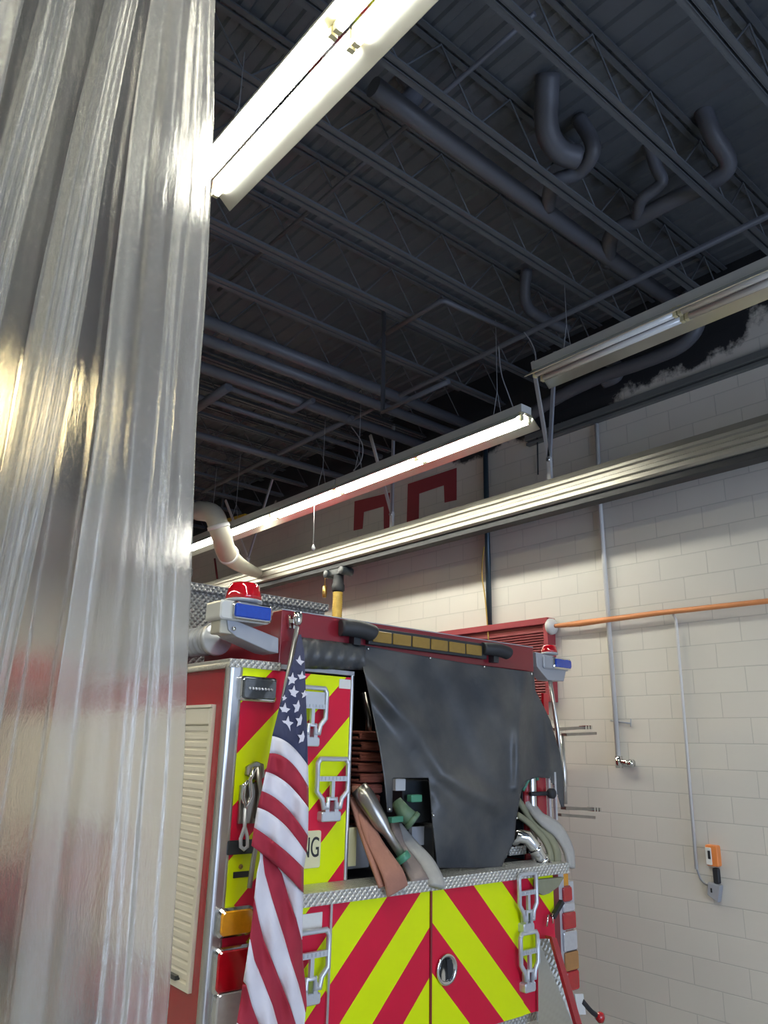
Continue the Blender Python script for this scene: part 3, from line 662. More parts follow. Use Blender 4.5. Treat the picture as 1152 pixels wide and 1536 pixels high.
# two black work lamps at the bar's ends
for (a0, c0_, a1, c1_) in ((514, 927, 557, 966), (727, 962, 760, 992)):
    p, q = T(a0, c0_, Y0-0.05), T(a1, c1_, Y0-0.05)
    xm = (p.x+q.x)/2; zm = (p.z+q.z)/2; r = abs(p.z-q.z)/2*0.78
    wl = MB().tube(smoothpath([(p.x, Y0-0.03, zm+0.01), (xm, Y0-0.06, zm+0.012), (q.x-0.03, Y0-0.07, zm), (q.x, Y0-0.07, zm-0.01)], 4), [r*0.95]*3+[r]*8+[r*0.9, r*0.75], 16).build('work_lamp', 'black_rubber', tr)
    MB().box(xm-0.02, xm+0.03, Y0-0.05, Y0, zm-r-0.03, zm-r*0.6).build('lamp_bracket', 'dark_plastic', wl)

# ---- black cover
KX = [(548, 1012), (620, 1085), (665, 1160), (740, 1205)]
def seg_d(p, a, c):
    ax, ay = a; bx, by = c; t_ = max(0, min(1, ((p[0]-ax)*(bx-ax)+(p[1]-ay)*(by-ay))/((bx-ax)**2+(by-ay)**2)))
    return math.hypot(p[0]-ax-t_*(bx-ax), p[1]-ay-t_*(by-ay))
def ridge(p, line, w_): return math.exp(-(min(seg_d(p, line[i], line[i+1]) for i in range(len(line)-1))/w_)**2)
def cover_y(a, c):
    sag = max(0, min(1, (c-985)/320))
    y = Y0-0.015-0.10*math.sin(sag*2.2)/0.9
    y -= 0.05*ridge((a, c), KX, 15); y += 0.02*ridge((a, c), [(560, 1060), (610, 1130), (640, 1200)], 14)
    y -= 0.02*ridge((a, c), [(650, 1190), (690, 1240), (710, 1300)], 12)
    y -= 0.018*ridge((a, c), [(700, 1010), (760, 1100), (752, 1200)], 30)
    y += 0.012*math.sin(a*0.045+c*0.02)+0.006*math.sin(a*0.11-c*0.05)
    if a > 778: y += 0.0022*(a-778)-0.03*ridge((a, c), [(812, 1020), (822, 1150)], 10)
    y -= 0.04*ridge((a, c), [(790, 1010), (779, 1090), (776, 1180)], 9)
    return min(y, Y0-0.02)
def lerp(tab, v):
    if v <= tab[0][0]: return tab[0][1]
    for (a, p), (c, q) in zip(tab, tab[1:]):
        if v <= c: return p+(q-p)*(v-a)/(c-a)
    return tab[-1][1]
Lc = [(958, 536), (985, 540), (1010, 547), (1060, 557), (1120, 569), (1167, 576)]
Rc = [(958, 800), (1010, 803), (1050, 816), (1090, 828), (1130, 840), (1161, 845)]
def cover_patch(b, c0, c1, lt, rt, nr, nc, top=None):
    rows = []
    for i in range(nr+1):
        c = c0+(c1-c0)*i/nr; l, r = lerp(lt, c), lerp(rt, c); row = []
        for j in range(nc+1):
            a = l+(r-l)*j/nc; cc_ = c
            if top: f = (c1-c)/(c1-c0); cc_ = c+f*(lerp(top, a)-c0)
            row.append(T(a, cc_, cover_y(a, cc_)))
        rows.append(row)
    b.grid(rows)
HO1 = [(589, 1167), (643, 1167), (648, 1230), (657, 1310), (560, 1310), (560, 1218), (588, 1218)]
HO2 = [(780, 1196), (783, 1182), (792, 1171), (805, 1166), (822, 1167), (831, 1177), (836, 1192), (842, 1211), (870, 1211), (870, 1320), (740, 1320), (752, 1300), (771, 1262), (774, 1230)]
def inside(p, poly):
    r = False
    for i_ in range(len(poly)):
        (x1, y1), (x2, y2) = poly[i_-1], poly[i_]
        if (y1 > p[1]) != (y2 > p[1]) and p[0] < (x2-x1)*(p[1]-y1)/(y2-y1)+x1: r = not r
    return r
def snap(p):
    best = None
    for poly in (HO1, HO2):
        for i_ in range(len(poly)):
            (x1, y1), (x2, y2) = poly[i_-1], poly[i_]
            t_ = max(0, min(1, ((p[0]-x1)*(x2-x1)+(p[1]-y1)*(y2-y1))/((x2-x1)**2+(y2-y1)**2)))
            q_ = (x1+t_*(x2-x1), y1+t_*(y2-y1)); d = math.hypot(p[0]-q_[0], p[1]-q_[1])
            if best is None or d < best[0]: best = (d, q_)
    return best[1] if best[0] < 1.25 else p
b = MB(); NRo, NCo = 150, 130; G = []
LL = Lc[:-1]+[(1167, 576), (1218, 581), (1302, 581)]; RR = Rc[:-1]+[(1161, 845), (1210, 846), (1302, 846)]
TOPL = [(536, 966), (600, 978), (700, 995), (803, 1009)]
for i in range(NRo+1):
    row = []
    for j in range(NCo+1):
        c = 966+(1302-966)*i/NRo; a = lerp(LL, c)+(lerp(RR, c)-lerp(LL, c))*j/NCo
        c2 = c if c > 1080 else lerp(TOPL, a)+(1080-lerp(TOPL, a))*(c-966)/114.0
        row.append(snap((a, c2)))
    G.append(row)
vs = [T(a, c, cover_y(a, c)) for r_ in G for a, c in r_]; fs = []
for i in range(NRo):
    for j in range(NCo):
        q_ = (G[i][j], G[i][j+1], G[i+1][j+1], G[i+1][j]); ctr = (sum(p_[0] for p_ in q_)/4, sum(p_[1] for p_ in q_)/4)
        if not inside(ctr, HO1) and not inside(ctr, HO2): k = i*(NCo+1)+j; fs.append((k, k+1, k+NCo+2, k+NCo+1))
b.add(vs, fs, smooth=True)
cv = b.build('hose_bed_cover', 'tarp_vinyl', tr, solid=0.004, label='black vinyl cover over the hose bed')
# rolled flap at the left
rows = []
for i in range(9):
    row = []
    for j in range(30):
        a = 452+(548-452)*j/29; ctop = 956+(a-452)*0.13; cbot = 1003+(a-452)*0.02; c = ctop+(cbot-ctop)*i/8
        y = Y0-0.02-0.05*math.sin(math.pi*i/8)-0.009*math.sin(a*0.35+i*0.8)
        row.append(T(a, c, y))
    rows.append(row)
MB().grid(rows).build('rolled_flap', 'tarp_vinyl', cv, solid=0.004)
for a, c in ((552, 973), (645, 987), (726, 1000), (797, 1011), (584, 1214), (650, 1223), (775, 1227)):
    s_ = T(a, c, cover_y(a, c)-0.006); MB().lathe(s_, (0, -1, 0), [(0, 0.010), (0.006, 0.008), (0.008, 0.003)], 10).build('snap', 'chrome', cv)

# ---- warning light clusters
def warning_cluster(bx, left):
    if left:
        mt = MB().prism([T(a, c, Y0-0.06) for a, c in ((340, 924), (352, 930), (418, 957), (418, 980), (404, 977), (355, 955), (343, 945))], (0, 0.16, 0)).build('light_mount', 'grey_paint', tr, bevel=0.005, label='left grey light bracket')
        MB().rbox(tx(323, 940)-0.0, tx(343, 940), Y0-0.05, Y0+0.05, tz(335, 952), tz(335, 930), r=0.01).build('pivot_bracket', 'beige_duct', mt)
        MB().lathe(T(351, 943, Y0-0.07), (0, -1, 0), [(0, 0.012), (0.006, 0.01)], 8).build('bolt', 'chrome', mt)
        p, q = T(349, 901, Y0-0.1), T(406, 936, Y0-0.1); c = T(365, 902, Y0-0.02); r = 0.098; h = 0.095
    else:
        mt = MB().prism([T(a, c, Y0-0.0) for a, c in ((804, 978), (830, 984), (850, 1002), (846, 1022), (822, 1020), (806, 1000))], (0, 0.1, 0)).build('light_mount', 'grey_paint', tr, bevel=0.005, label='right grey light bracket')
        p, q = T(829, 985, Y0-0.03), T(856, 1006, Y0-0.03); c = T(824, 980, Y0+0.02); r = 0.062; h = 0.06
    hd = MB().rbox(p.x-0.01-(0.05 if left else 0.08), q.x, p.y+0.01, p.y+(0.17 if left else 0.12), q.z-0.004, p.z+0.004, r=0.018).build('lamp_head', 'grey_paint' if not left else 'housing_white', mt)
    MB().rbox(p.x, q.x, p.y-0.012, p.y+0.012, q.z, p.z, r=0.02).build('bezel', 'chrome', hd)
    b = MB(); b.rbox(p.x+0.012, q.x-0.012, p.y-0.022, p.y-0.005, q.z+0.012, p.z-0.012, r=0.012)
    b.build('blue_lens', 'blue_lens', hd, label='blue warning lens')
    bs = MB().lathe(c-Vector((0, 0, 0.01)), (0, 0, 1), [(0, r*1.05), (0.012, r*1.05), (0.014, r)], 28).build('beacon_base', 'grey_paint', mt)
    MB().lathe(c, (0, 0, 1), [(0.0, r), (h*0.25, r*1.0), (h*0.7, r*0.88), (h*0.92, r*0.8), (h, r*0.7), (h+0.002, r*0.3)], 28).build('beacon_lens', 'red_lens', bs, label='red beacon dome')
warning_cluster(0, True); warning_cluster(0, False)
# right side handrail
b = MB(); b.tube([T(822, 1000, Y0+0.02), T(836, 1095, Y0+0.02), T(845, 1180, Y0+0.02)], 0.016, 10)
b.build('handrail', 'brushed_aluminium', tr)
MB().box(tx(814, 1050), tx(821, 1050), Y0-0.01, Y0+0.01, tz(816, 1072), tz(816, 1040)).build('reflector_strip', 'red_lens', tr)
# grey bracket structure on the right behind the hoses
b = MB(); b.box(tx(806, 1180), tx(819, 1180), Y0+0.0, Y0+0.02, tz(810, 1226), tz(810, 1160)); b.build('red_post', 'red_paint', tr)
b = MB()
for a in (822, 831): b.bar(T(a, 1158, Y0-0.015), T(a+3, 1230, Y0-0.015), 0.02, 0.02)
b.build('ladder_rail', 'cast_step', tr)
b = MB(); b.lathe(T(825, 1190, Y0-0.05), (0, -1, 0), [(-0.02, 0.02), (0, 0.034), (0.03, 0.034), (0.04, 0.02)], 16); b.tube([T(795, 1191, Y0-0.03), T(825, 1190, Y0-0.05)], 0.014, 8)
b.build('clamp_knob', 'black_rubber', tr)

# ---- scene light, left column fittings
def bez(a0, c0, a1, c1, lens, name, label=None, y=Y0, th=0.05, r=0.02, bm='chrome', rim=0.012):
    p, q = T(a0, c0, y-th), T(a1, c1, y-th)
    x0, x1 = sorted((p.x, q.x)); z0, z1 = sorted((p.z, q.z))
    o = MB().rbox(x0, x1, y-th, y, z0, z1, r=r).build(name, bm, tr, label=label)
    MB().rbox(x0+rim, x1-rim, y-th-0.012, y-th+0.005, z0+rim, z1-rim, r=max(0.004, r-rim*0.5)).build('lens', lens, o)
    return o, x0, x1, z0, z1
o, x0, x1, z0, z1 = bez(363, 1013, 415, 1054, 'smoked_lens', 'scene_light', 'clear scene light at the top of the left column', th=0.045)
b = MB()
for k in range(8): b.lathe((x0+0.045+k*(x1-x0-0.09)/7, Y0-0.06, (z0+z1)/2), (0, -1, 0), [(0, 0.009), (0.006, 0.006)], 8)
b.build('led_row', 'clear_lens', o)
bez(329, 1364, 380, 1402, 'amber_lens', 'marker_light', 'amber light low on the left column', r=0.03)
bez(324, 1424, 378, 1484, 'red_lens', 'marker_light', 'red light low on the left column', r=0.03)
bez(322, 1488, 376, 1540, 'clear_lens', 'marker_light', 'clear light lowest on the left column', r=0.03)
MB().box(tx(320, 1424)-0.01, tx(324, 1480), Y0-0.03, Y0, 0.3, tz(322, 1425)).build('light_side_trim', 'brushed_aluminium', tr)
# small black label on the yellow stripe
MB().box(tx(349, 1312), tx(372, 1312), Y0-0.007, Y0-0.004, tz(350, 1317), tz(350, 1308)).build('label_bar', 'ink', tr)
MB().lathe(T(361, 1300, Y0-0.005), (0, -1, 0), [(0, 0.012), (0.002, 0.012)], 12).build('label_mark', 'dull_amber_lens', tr)
# licence plate
p, q = T(450, 1247, Y0-0.006), T(479, 1301, Y0-0.006)
pl = MB().rbox(p.x, q.x, Y0-0.012, Y0-0.004, q.z, p.z, r=0.012).build('licence_plate', 'plate_cream', tr, label='cream licence plate, partly behind the flag')
def text(body, loc, size, m, par, rot=(math.radians(90), 0, 0), ext=0.0015):
    cu = bpy.data.curves.new('lettering', 'FONT'); cu.body = body; cu.size = size; cu.extrude = ext; cu.materials.append(MAT[m])
    o_ = bpy.data.objects.new('lettering', cu); COL.objects.link(o_)
    me = bpy.data.meshes.new_from_object(o_); bpy.data.objects.remove(o_); bpy.data.curves.remove(cu)
    if not me.materials: me.materials.append(MAT[m])
    o_ = bpy.data.objects.new('lettering', me); COL.objects.link(o_)
    o_.parent = par; o_.location = Vector(loc)-Vector(par['_o']); o_.rotation_euler = rot; return o_
tt = text('NG', (q.x-0.135, Y0-0.0135, q.z+0.055), 0.115, 'ink', pl); tt.scale = (0.72, 1.25, 1)
# white stickers
MB().box(tx(508, 1026), tx(525, 1026), Y0-0.007, Y0-0.004, tz(515, 1033), tz(515, 1019)).build('sticker', 'cream_label', tr)
s1 = MB().box(tx(452, 1385, YL), tx(486, 1385, YL), YL+0.016, YL+0.022, tz(470, 1400, YL), tz(470, 1371, YL)).build('sticker', 'cream_label', tr)
# folding steps
def step(a0, c0, a1, c1, y, grate=False):
    p, q = T(a0, c0, y-0.03), T(a1, c1, y-0.03)
    x0, x1, z1, z0 = p.x, q.x, p.z, q.z; W = x1-x0; Hh = z1-z0; yy = y-0.045
    def P(u, v, d=0.0): return Vector((x0+u*W, yy+d, z0+v*Hh))
    b = MB()
    loop = [(.02, .93), (.10, 1), (.90, 1), (.98, .93), (.98, .48), (.80, .36), (.76, .22), (.62, .22), (.62, .36), (.38, .36), (.38, .22), (.24, .22), (.20, .36), (.02, .48)]
    n = len(loop); r = 0.009
    r = 0.0145; pts = [P(*u) for u in loop]; b.tube(pts+[pts[0], pts[1]], r, 8)
    b.bar(P(.02, .68), P(.98, .68), 0.02, 0.026, up=(0, 0, 1)); b.bar(P(.5, .68), P(.5, .36), 0.018, 0.022, up=(1, 0, 0))
    if grate: b.box(x0+0.1*W, x1-0.1*W, yy-0.004, yy+0.006, z0+Hh*.70, z0+Hh*.93)
    for k in range(7): b.box(x0+W*(0.12+k*0.115), x0+W*(0.12+k*0.115)+0.006, yy-0.015, yy+0.01, z0+Hh*.66, z0+Hh*.71)
    o = b.build('folding_step', 'cast_step', tr)
    h = MB(); h.rbox(x0+0.2*W, x0+0.8*W, yy-0.005, y, z0, z0+0.16*Hh, r=0.012); h.box(x0+0.3*W, x0+0.42*W, yy-0.006, y-0.01, z0+0.1*Hh, z0+0.3*Hh); h.box(x0+0.58*W, x0+0.7*W, yy-0.006, y-0.01, z0+0.1*Hh, z0+0.3*Hh)
    h.build('hinge', 'cast_step', o)
step(447, 1030, 485, 1120, Y0, True)
step(474, 1138, 518, 1231, Y0)
step(440, 1401, 488, 1502, YL+0.02)
step(775, 1312, 804, 1396, YL+0.02)
step(777, 1401, 806, 1484, YL+0.02)
# right lower corner: polished diamond plate gusset with red edge, painted tab, hooks
MB().prism([T(807, 1408, YL), T(829, 1408, YL-0.06), T(886, 1600, YL-0.22), T(808, 1600, YL)], (0, 0.012, 0)).build('kick_plate', 'polished_plate', tr, label='diamond plate at the lower right corner')
MB().prism([T(827, 1405, YL-0.065), T(835, 1407, YL-0.065), T(892, 1600, YL-0.225), T(883, 1600, YL-0.225)], (0, 0.05, 0)).build('kick_plate_edge', 'red_paint', tr)
MB().prism([T(a, c, YL-0.012) for a, c in ((805, 1320), (846, 1316), (838, 1330), (824, 1340), (815, 1343), (806, 1338))], (0, 0.03, 0)).build('corner_bracket', 'olive_hose', tr)
b = MB(); b.tube([T(822, 1372, YL-0.01), T(820, 1390, YL-0.01)], 0.008, 6); b.tube([T(829, 1370, YL-0.01), T(829, 1385, YL-0.01)], 0.006, 6); b.build('hook', 'chrome', tr)
MB().bar(T(843, 1352, YL-0.01), T(829, 1376, YL-0.01), 0.03, 0.025).build('rubber_strap', 'black_rubber', tr)
# right tail light stack on the outer corner
MB().box(tx(836, 1400, Y0-0.12), tx(845, 1400, Y0-0.12), Y0-0.14, Y0, 0.40, ZLG-0.03).build('light_panel_post', 'cast_step', tr)
YS = Y0-0.15
MB().box(tx(838, 1450, YS+0.05)-0.0, tx(862, 1450, YS+0.05), YS+0.03, Y0, 0.42, tz(850, 1325, YS)).build('tail_light_panel', 'cast_step', tr)
for a0, c0, a1, c1, m, lab, bm_ in ((842, 1330, 858, 1352, 'red_lens', 'red reflector at the top of the right light stack', 'red_paint'), (842, 1354, 862, 1367, 'clear_lens', 'thin clear lens of the right light stack', 'cast_step'),
                         (842, 1368, 864, 1393, 'red_lens', 'upper red lens of the right light stack', 'chrome'), (843, 1397, 866, 1425, 'clear_lens', 'clear lens of the right light stack', 'chrome'),
                         (845, 1428, 868, 1454, 'brown_amber_lens', 'amber lens of the right light stack', 'dark_plastic'), (848, 1457, 869, 1484, 'red_lens', 'lower red lens of the right light stack', 'red_paint')):
    bez(a0, c0, a1, c1, m, 'tail_light', lab, y=YS+0.05, th=0.04, r=0.014, bm=bm_, rim=0.007)
MB().box(tx(841, 1320, YS), tx(856, 1320, YS), YS+0.02, YS+0.06, tz(848, 1331, YS), tz(848, 1312, YS)).build('flame_sticker', 'amber_lens', tr)
MB().prism([T(a, c, YS) for a, c in ((862, 1491), (875, 1491), (879, 1522), (868, 1522))], (0, 0.01, 0)).build('sticker', 'cream_label', tr)
b = MB(); b.tube(smoothpath([T(874, 1502, YS), T(888, 1518, YS), T(900, 1526, YS)], 4), 0.016, 8); ar = b.build('marker_arm', 'black_rubber', tr)
MB().lathe(T(900, 1526, YS-0.01), (0, -1, 0), [(-0.03, 0.02), (0, 0.036), (0.02, 0.03), (0.03, 0.01)], 16).build('marker_lamp', 'red_lens', ar)
# small steps folded out of the right side
for a0, c0, a1, c1, a2, c2, a3, c3 in ((833, 1094, 884, 1091, 846, 1102, 891, 1100), (845, 1212, 897, 1214, 838, 1222, 889, 1226)):
    b = MB(); b.bar(T(a0, c0, Y0+0.15), T(a1, c1, Y0+0.15), 0.05, 0.022); b.bar(T(a2, c2, Y0+0.08), T(a3, c3, Y0+0.08), 0.05, 0.02)
    o = b.build('side_step', 'gun_metal', tr)
    b = MB()
    for k in (0.82, 0.9, 0.98): p = T(a0+(a1-a0)*k, c0+(c1-c0)*k, Y0+0.14); b.box(p.x-0.012, p.x+0.008, p.y-0.03, p.y+0.03, p.z-0.014, p.z+0.014)
    b.build('step_tip', 'chrome', o)
b = MB(); b.tube([T(842, 1104, Y0+0.08), T(846, 1160, Y0+0.06), T(847, 1206, Y0+0.06)], 0.02, 8); b.build('side_handrail', 'brushed_aluminium', tr)

# ---- left side: shutters, roof gear, wheels, cab
def shutter(y0, y1, z0, z1):
    X = XT0
    fr = MB(); fr.box(X-0.02, X+0.02, y0-0.03, y0, z0, z1); fr.box(X-0.02, X+0.02, y1, y1+0.03, z0, z1); fr.box(X-0.03, X+0.02, y0-0.03, y1+0.03, z1, z1+0.015)
    fr.box(X-0.02, X+0.02, y0-0.03, y1+0.03, z0-0.03, z0)
    o = fr.build('shutter_frame', 'satin_shutter', tr)
    pr = []; z = z1-0.09
    while z > z0: pr += [(0, z), (-0.006, z-0.006), (-0.006, z-0.030), (0, z-0.036)]; z -= 0.042
    MB().grid([[Vector((X-0.004+u, y, z_)) for u, z_ in pr] for y in (y0, y1)], smooth=False).build('slats', 'satin_shutter', o)
    MB().rbox(X-0.022, X+0.0, y0, y1, z1-0.09, z1, r=0.01, axis='y').build('top_roller', 'satin_shutter', o)
    MB().box(X-0.03, X, y0+0.1, y1-0.1, z0+0.0, z0+0.02).build('lift_bar', 'dark_plastic', o)
shutter(3.83, 4.95, 0.62, 1.93); shutter(5.12, 6.35, 1.22, 1.93); shutter(6.50, 7.9, 0.8, 1.93)
b = MB(); b.box(XT0+0.05, XT1-0.06, YE-2.3, YE, 0.6, 2.55); b.build('cab', 'red_paint', tr, bevel=0.06)
for X_, s in ((XT0+0.048, -1), (XT1-0.058, 1)):
    MB().box(min(X_, X_+0.01*s), max(X_, X_+0.01*s), YE-2.0, YE-0.5, 1.6, 2.3).build('cab_window', 'cab_glass', tr)
for y in (5.75, 9.3):
    for X_, s in ((XT0, 1), (XT1, -1)):
        wh = MB().lathe((X_-0.01*s, y, 0.2), (s, 0, 0), [(0, 0.32), (0, 0.52), (0.03, 0.55), (0.25, 0.55), (0.28, 0.5)], 32).build('wheel', 'tyre', tr)
        MB().lathe((X_-0.012*s, y, 0.2), (s, 0, 0), [(-0.02, 0.05), (-0.02, 0.12), (0.0, 0.26), (0.02, 0.28)], 24).build('hub', 'chrome', wh)
b = MB(); b.box(XT0+0.3, XT1-0.3, 3.9, YE-0.2, 0.1, 0.6); b.build('chassis', 'black_rubber', tr)
MB().box(XT0+0.06, XT1-0.06, YL+0.1, Y0+0.1, 0.16, 0.24).build('rear_bumper', 'diamond_plate', tr)
# suction hose tube lying on the left side
c = T(326, 958, 3.98)
sh = MB().lathe(c, (0, 1, 0), [(0.0, 0.082), (2.6, 0.082)], 28).build('suction_tube', 'grey_paint', tr)
MB().lathe(c, (0, -1, 0), [(-0.03, 0.095), (0, 0.095), (0.012, 0.088), (0.014, 0.02), (0.03, 0.018)], 28).build('tube_cap', 'cast_step', sh)
b = MB()
for k in range(40): b.lathe(c+Vector((0, 0.06+k*0.06, 0)), (0, 1, 0), [(0, 0.082), (0.02, 0.088), (0.04, 0.082)], 24)
b.build('ribs', 'grey_paint', sh)
# diamond plate equipment box across the roof
YP = 4.55
p, q = T(240, 866, YP), T(487, 915, YP)
bx = MB().box(p.x, q.x, YP, YP+0.7, ZTOP+0.02, (p.z+q.z)/2-0.03).build('equipment_box', 'dark_diamond_plate', tr)
MB().box(p.x-0.02, q.x+0.02, YP-0.02, YP+0.72, (p.z+q.z)/2-0.03, (p.z+q.z)/2+0.02).build('box_lid', 'dark_diamond_plate', bx)
# flagpole bracket (fitted to the truck)
b = MB()
for a in (433, 439): b.bar(T(a, 923, Y0-0.015), T(a+1, 943, Y0-0.015), 0.014, 0.02, up=(0, 1, 0))
b.lathe(T(447, 922, Y0-0.06), (0, 0, 1), [(-0.06, 0.018), (-0.04, 0.026), (0.0, 0.026), (0.015, 0.018)], 12)
b.bar(T(436, 932, Y0-0.02), T(446, 932, Y0-0.06), 0.02, 0.02)
b.build('flag_bracket', 'chrome', tr)
# dark hinge bracket + tow clasp on the left column
MB().rbox(tx(339, 1270), tx(378, 1270), Y0-0.02, Y0, tz(355, 1281), tz(355, 1260), r=0.006).build('strap_anchor', 'dark_plastic', tr)

# ================================================================== CLASP (irons) hung on the left column
t = empty('tool_clasp', T(375, 1280, Y0-0.05), 'worn chrome clamp tool on the left column beside the flag', 'clamp')
b = MB()
b.prism([T(a, c, Y0-0.03) for a, c in ((371, 1150), (385, 1142), (396, 1146), (398, 1165), (388, 1172), (370, 1162))], (0, 0.025, 0))
b.prism([T(a, c, Y0-0.03) for a, c in ((362, 1178), (392, 1172), (386, 1235), (358, 1236))], (0, 0.022, 0))
b.build('body_plate', 'gun_metal', t, bevel=0.004)
MB().tube([T(a, c, Y0-0.05) for a, c in ((382, 1152), (375, 1170), (377, 1195), (368, 1212), (364, 1195), (366, 1178), (372, 1172))], 0.012, 8).build('hook', 'chrome', t)
MB().tube([T(a, c, Y0-0.05) for a, c in ((368, 1212), (367, 1240), (361, 1258), (361, 1270), (366, 1274), (371, 1270), (371, 1256), (367, 1240))], 0.010, 8).build('handle', 'cast_step', t)
MB().tube([T(386, 1150, Y0-0.05), T(391, 1190, Y0-0.045), T(384, 1228, Y0-0.04)], 0.014, 8).build('lever', 'gun_metal', t)

# ================================================================== FLAG
YG = Y0-0.33
fl = empty('flag', T(375, 1400, YG), 'United States flag draped around a slanted metal pole on the truck rear', 'flag')
MB().tube([T(446, 940, Y0-0.06), T(430, 1020, Y0-0.07), T(380, 1290, Y0-0.07), T(374, 1332, Y0-0.07)], 0.013, 10).build('pole', 'pole_metal', fl)
def fy(a, c, layer=0):      # folds of the cloth
    return YG+0.25*max(0, min(1, (1130-c)/180))**1.5+0.015*math.sin((a-0.35*(c-1000))*0.11)+0.01*math.sin(a*0.2+c*0.012)+layer
LE = [(952, 449), (980, 442), (1007, 434.5), (1033, 428), (1061, 419), (1104, 408.4), (1130, 404.5), (1158, 399), (1186, 393), (1211, 386.3), (1241, 381), (1268.5, 377.2), (1282, 391)]
def curve3(l, m, r, n=14):
    "smooth curve through left, middle, right"
    out = []
    for i in range(n+1):
        a = l[0]+(r[0]-l[0])*i/n
        (x0, y0), (x1, y1), (x2, y2) = l, m, r
        yv = y0*(a-x1)*(a-x2)/((x0-x1)*(x0-x2))+y1*(a-x0)*(a-x2)/((x1-x0)*(x1-x2))+y2*(a-x0)*(a-x1)/((x2-x0)*(x2-x1))
        out.append((a, yv))
    return out
CU = [curve3((408.4, 1104), (437, 1118.6), (461.8, 1148.6)), curve3((404.5, 1130), (439.7, 1147), (462.6, 1181)), curve3((399, 1157.7), (432, 1176), (462.6, 1212)),
      curve3((392.8, 1186.5), (426.7, 1208.6), (461.8, 1254)), curve3((386.3, 1211), (424, 1234.7), (459.2, 1280)), curve3((381, 1241), (416, 1266), (455.3, 1302)),
      curve3((377.2, 1268.5), (421.5, 1305), (455, 1339))]
ups = {'flag_navy': MB(), 'flag_red': MB(), 'flag_white': MB()}
order = ['flag_white', 'flag_red', 'flag_white', 'flag_red', 'flag_white', 'flag_red']
for k in range(6):
    rows = []
    for i in range(5):
        f = i/4; rows.append([T(p[0]*(1-f)+q[0]*f, p[1]*(1-f)+q[1]*f, fy(p[0]*(1-f)+q[0]*f, p[1]*(1-f)+q[1]*f)) for p, q in zip(CU[k], CU[k+1])])
    ups[order[k]].grid(rows)
# canton
NR = [(952, 451.5), (981, 456.6), (1022, 458), (1087, 460.5), (1148.6, 461.8)]
rows = []
for i in range(25):
    f = i/24; row = []
    for j in range(15):
        c_l = 952+(1104-952)*f; c_r = 952+(1148.6-952)*f
        l = lerp([(952, 448), (981, 442), (1007, 434.5), (1033, 428), (1061, 419), (1104, 408.4)], c_l); r = lerp(NR, c_r)
        a = l+(r-l)*j/14
        c = c_l if j == 0 else (lerp([(p[0], p[1]) for p in CU[0]], a) if i == 24 else c_l+(c_r-c_l)*(j/14)**1.3)
        if i < 24: c = 952+(lerp([(p[0], p[1]) for p in CU[0]], 408.4+53.4*j/14)-952)*f
        row.append(T(a, c, fy(a, c)))
    rows.append(row)
ups['flag_navy'].grid(rows)
cl = None
parts = {}
for k, m in enumerate(('flag_navy', 'flag_red', 'flag_white')):
    parts[m] = ups[m].build({'flag_navy': 'canton', 'flag_red': 'red_stripes', 'flag_white': 'white_stripes'}[m], m, fl, solid=0.003)
def star(a, c, r, rot, clipx=None):
    r *= 1.2; pts = []
    for k in range(10):
        rr = r if k % 2 == 0 else r*0.45; th = math.radians(-90+36*k+rot)
        pts.append(T(a+rr*math.cos(th)*0.85, c+rr*math.sin(th)*1.15, fy(a, c)-0.006))
    ctr = sum(pts, Vector())/10
    vs = [ctr]+pts
    b = MB(); b.prism(pts, (0, 0.003, 0)); return b
for a, c, r in ((448.8, 994, 8), (452.7, 1016, 7), (438.4, 1019.7, 8), (440.5, 1039, 8), (447, 1061.4, 8.3), (427, 1065.5, 8.5), (431.5, 1086, 8.8), (451, 1082, 8), (454, 1107, 8), (457, 1042, 5), (426.5, 1047.5, 4)):
    star(a, c, r, 8).build('star', 'flag_white', parts['flag_navy'])
# lower hanging layer
cy = [400, 500, 640, 760, 880, 1000, 1130, 1260, 1367, 1600]
tabs = [[503, 482, 466, 455, 440, 422, 402, 382, 365, 325],
        [0, 0, 0, 0, 0, 0, 0, 0, 393, 440],
        [0, 0, 0, 0, 0, 0, 418, 452, 492, 560],
        [0, 0, 0, 0, 442, 465, 520, 570, 600, 665],
        [0, 0, 466, 490, 520, 570, 620, 672, 705, 760],
        [512, 525, 565, 602, 640, 675, 717, 752, 775, 840],
        [560, 625, 665, 708, 738, 790, 850, 900, 950, 999],
        [750, 750, 748, 743, 741, 745, 760, 768, 755, 790]]
def tb(i, c): return lerp([(y, x) for y, x in zip(cy, tabs[i])], c)
low = {'flag_red': MB(), 'flag_white': MB()}
cols = ['flag_white', 'flag_red', 'flag_white', 'flag_red', 'flag_white', 'flag_red', 'flag_white']
NB = 60
for k in range(7):
    seg_rows = []
    for i in range(NB+1):
        c = 400+1200*i/NB; l = tb(0, c); r = tb(7, c)
        x0 = min(max(tb(k, c) if k else l, l), r); x1 = min(max(tb(k+1, c), l), r)
        if k == 6: x1 = r
        if x1-x0 > 0.8:
            row = []
            for j in range(7):
                a = 260+(x0+(x1-x0)*j/6)/3.84; cc_ = 1180+c/3.84
                if c < 401: cc_ -= 14
                row.append(T(a, cc_, fy(a, cc_, 0.02)))
            seg_rows.append(row)
        else:
            if len(seg_rows) > 1: low[cols[k]].grid(seg_rows)
            seg_rows = []
    if len(seg_rows) > 1: low[cols[k]].grid(seg_rows)
for m in low: low[m].build({'flag_red': 'red_stripes', 'flag_white': 'white_stripes'}[m], m, fl, solid=0.003)

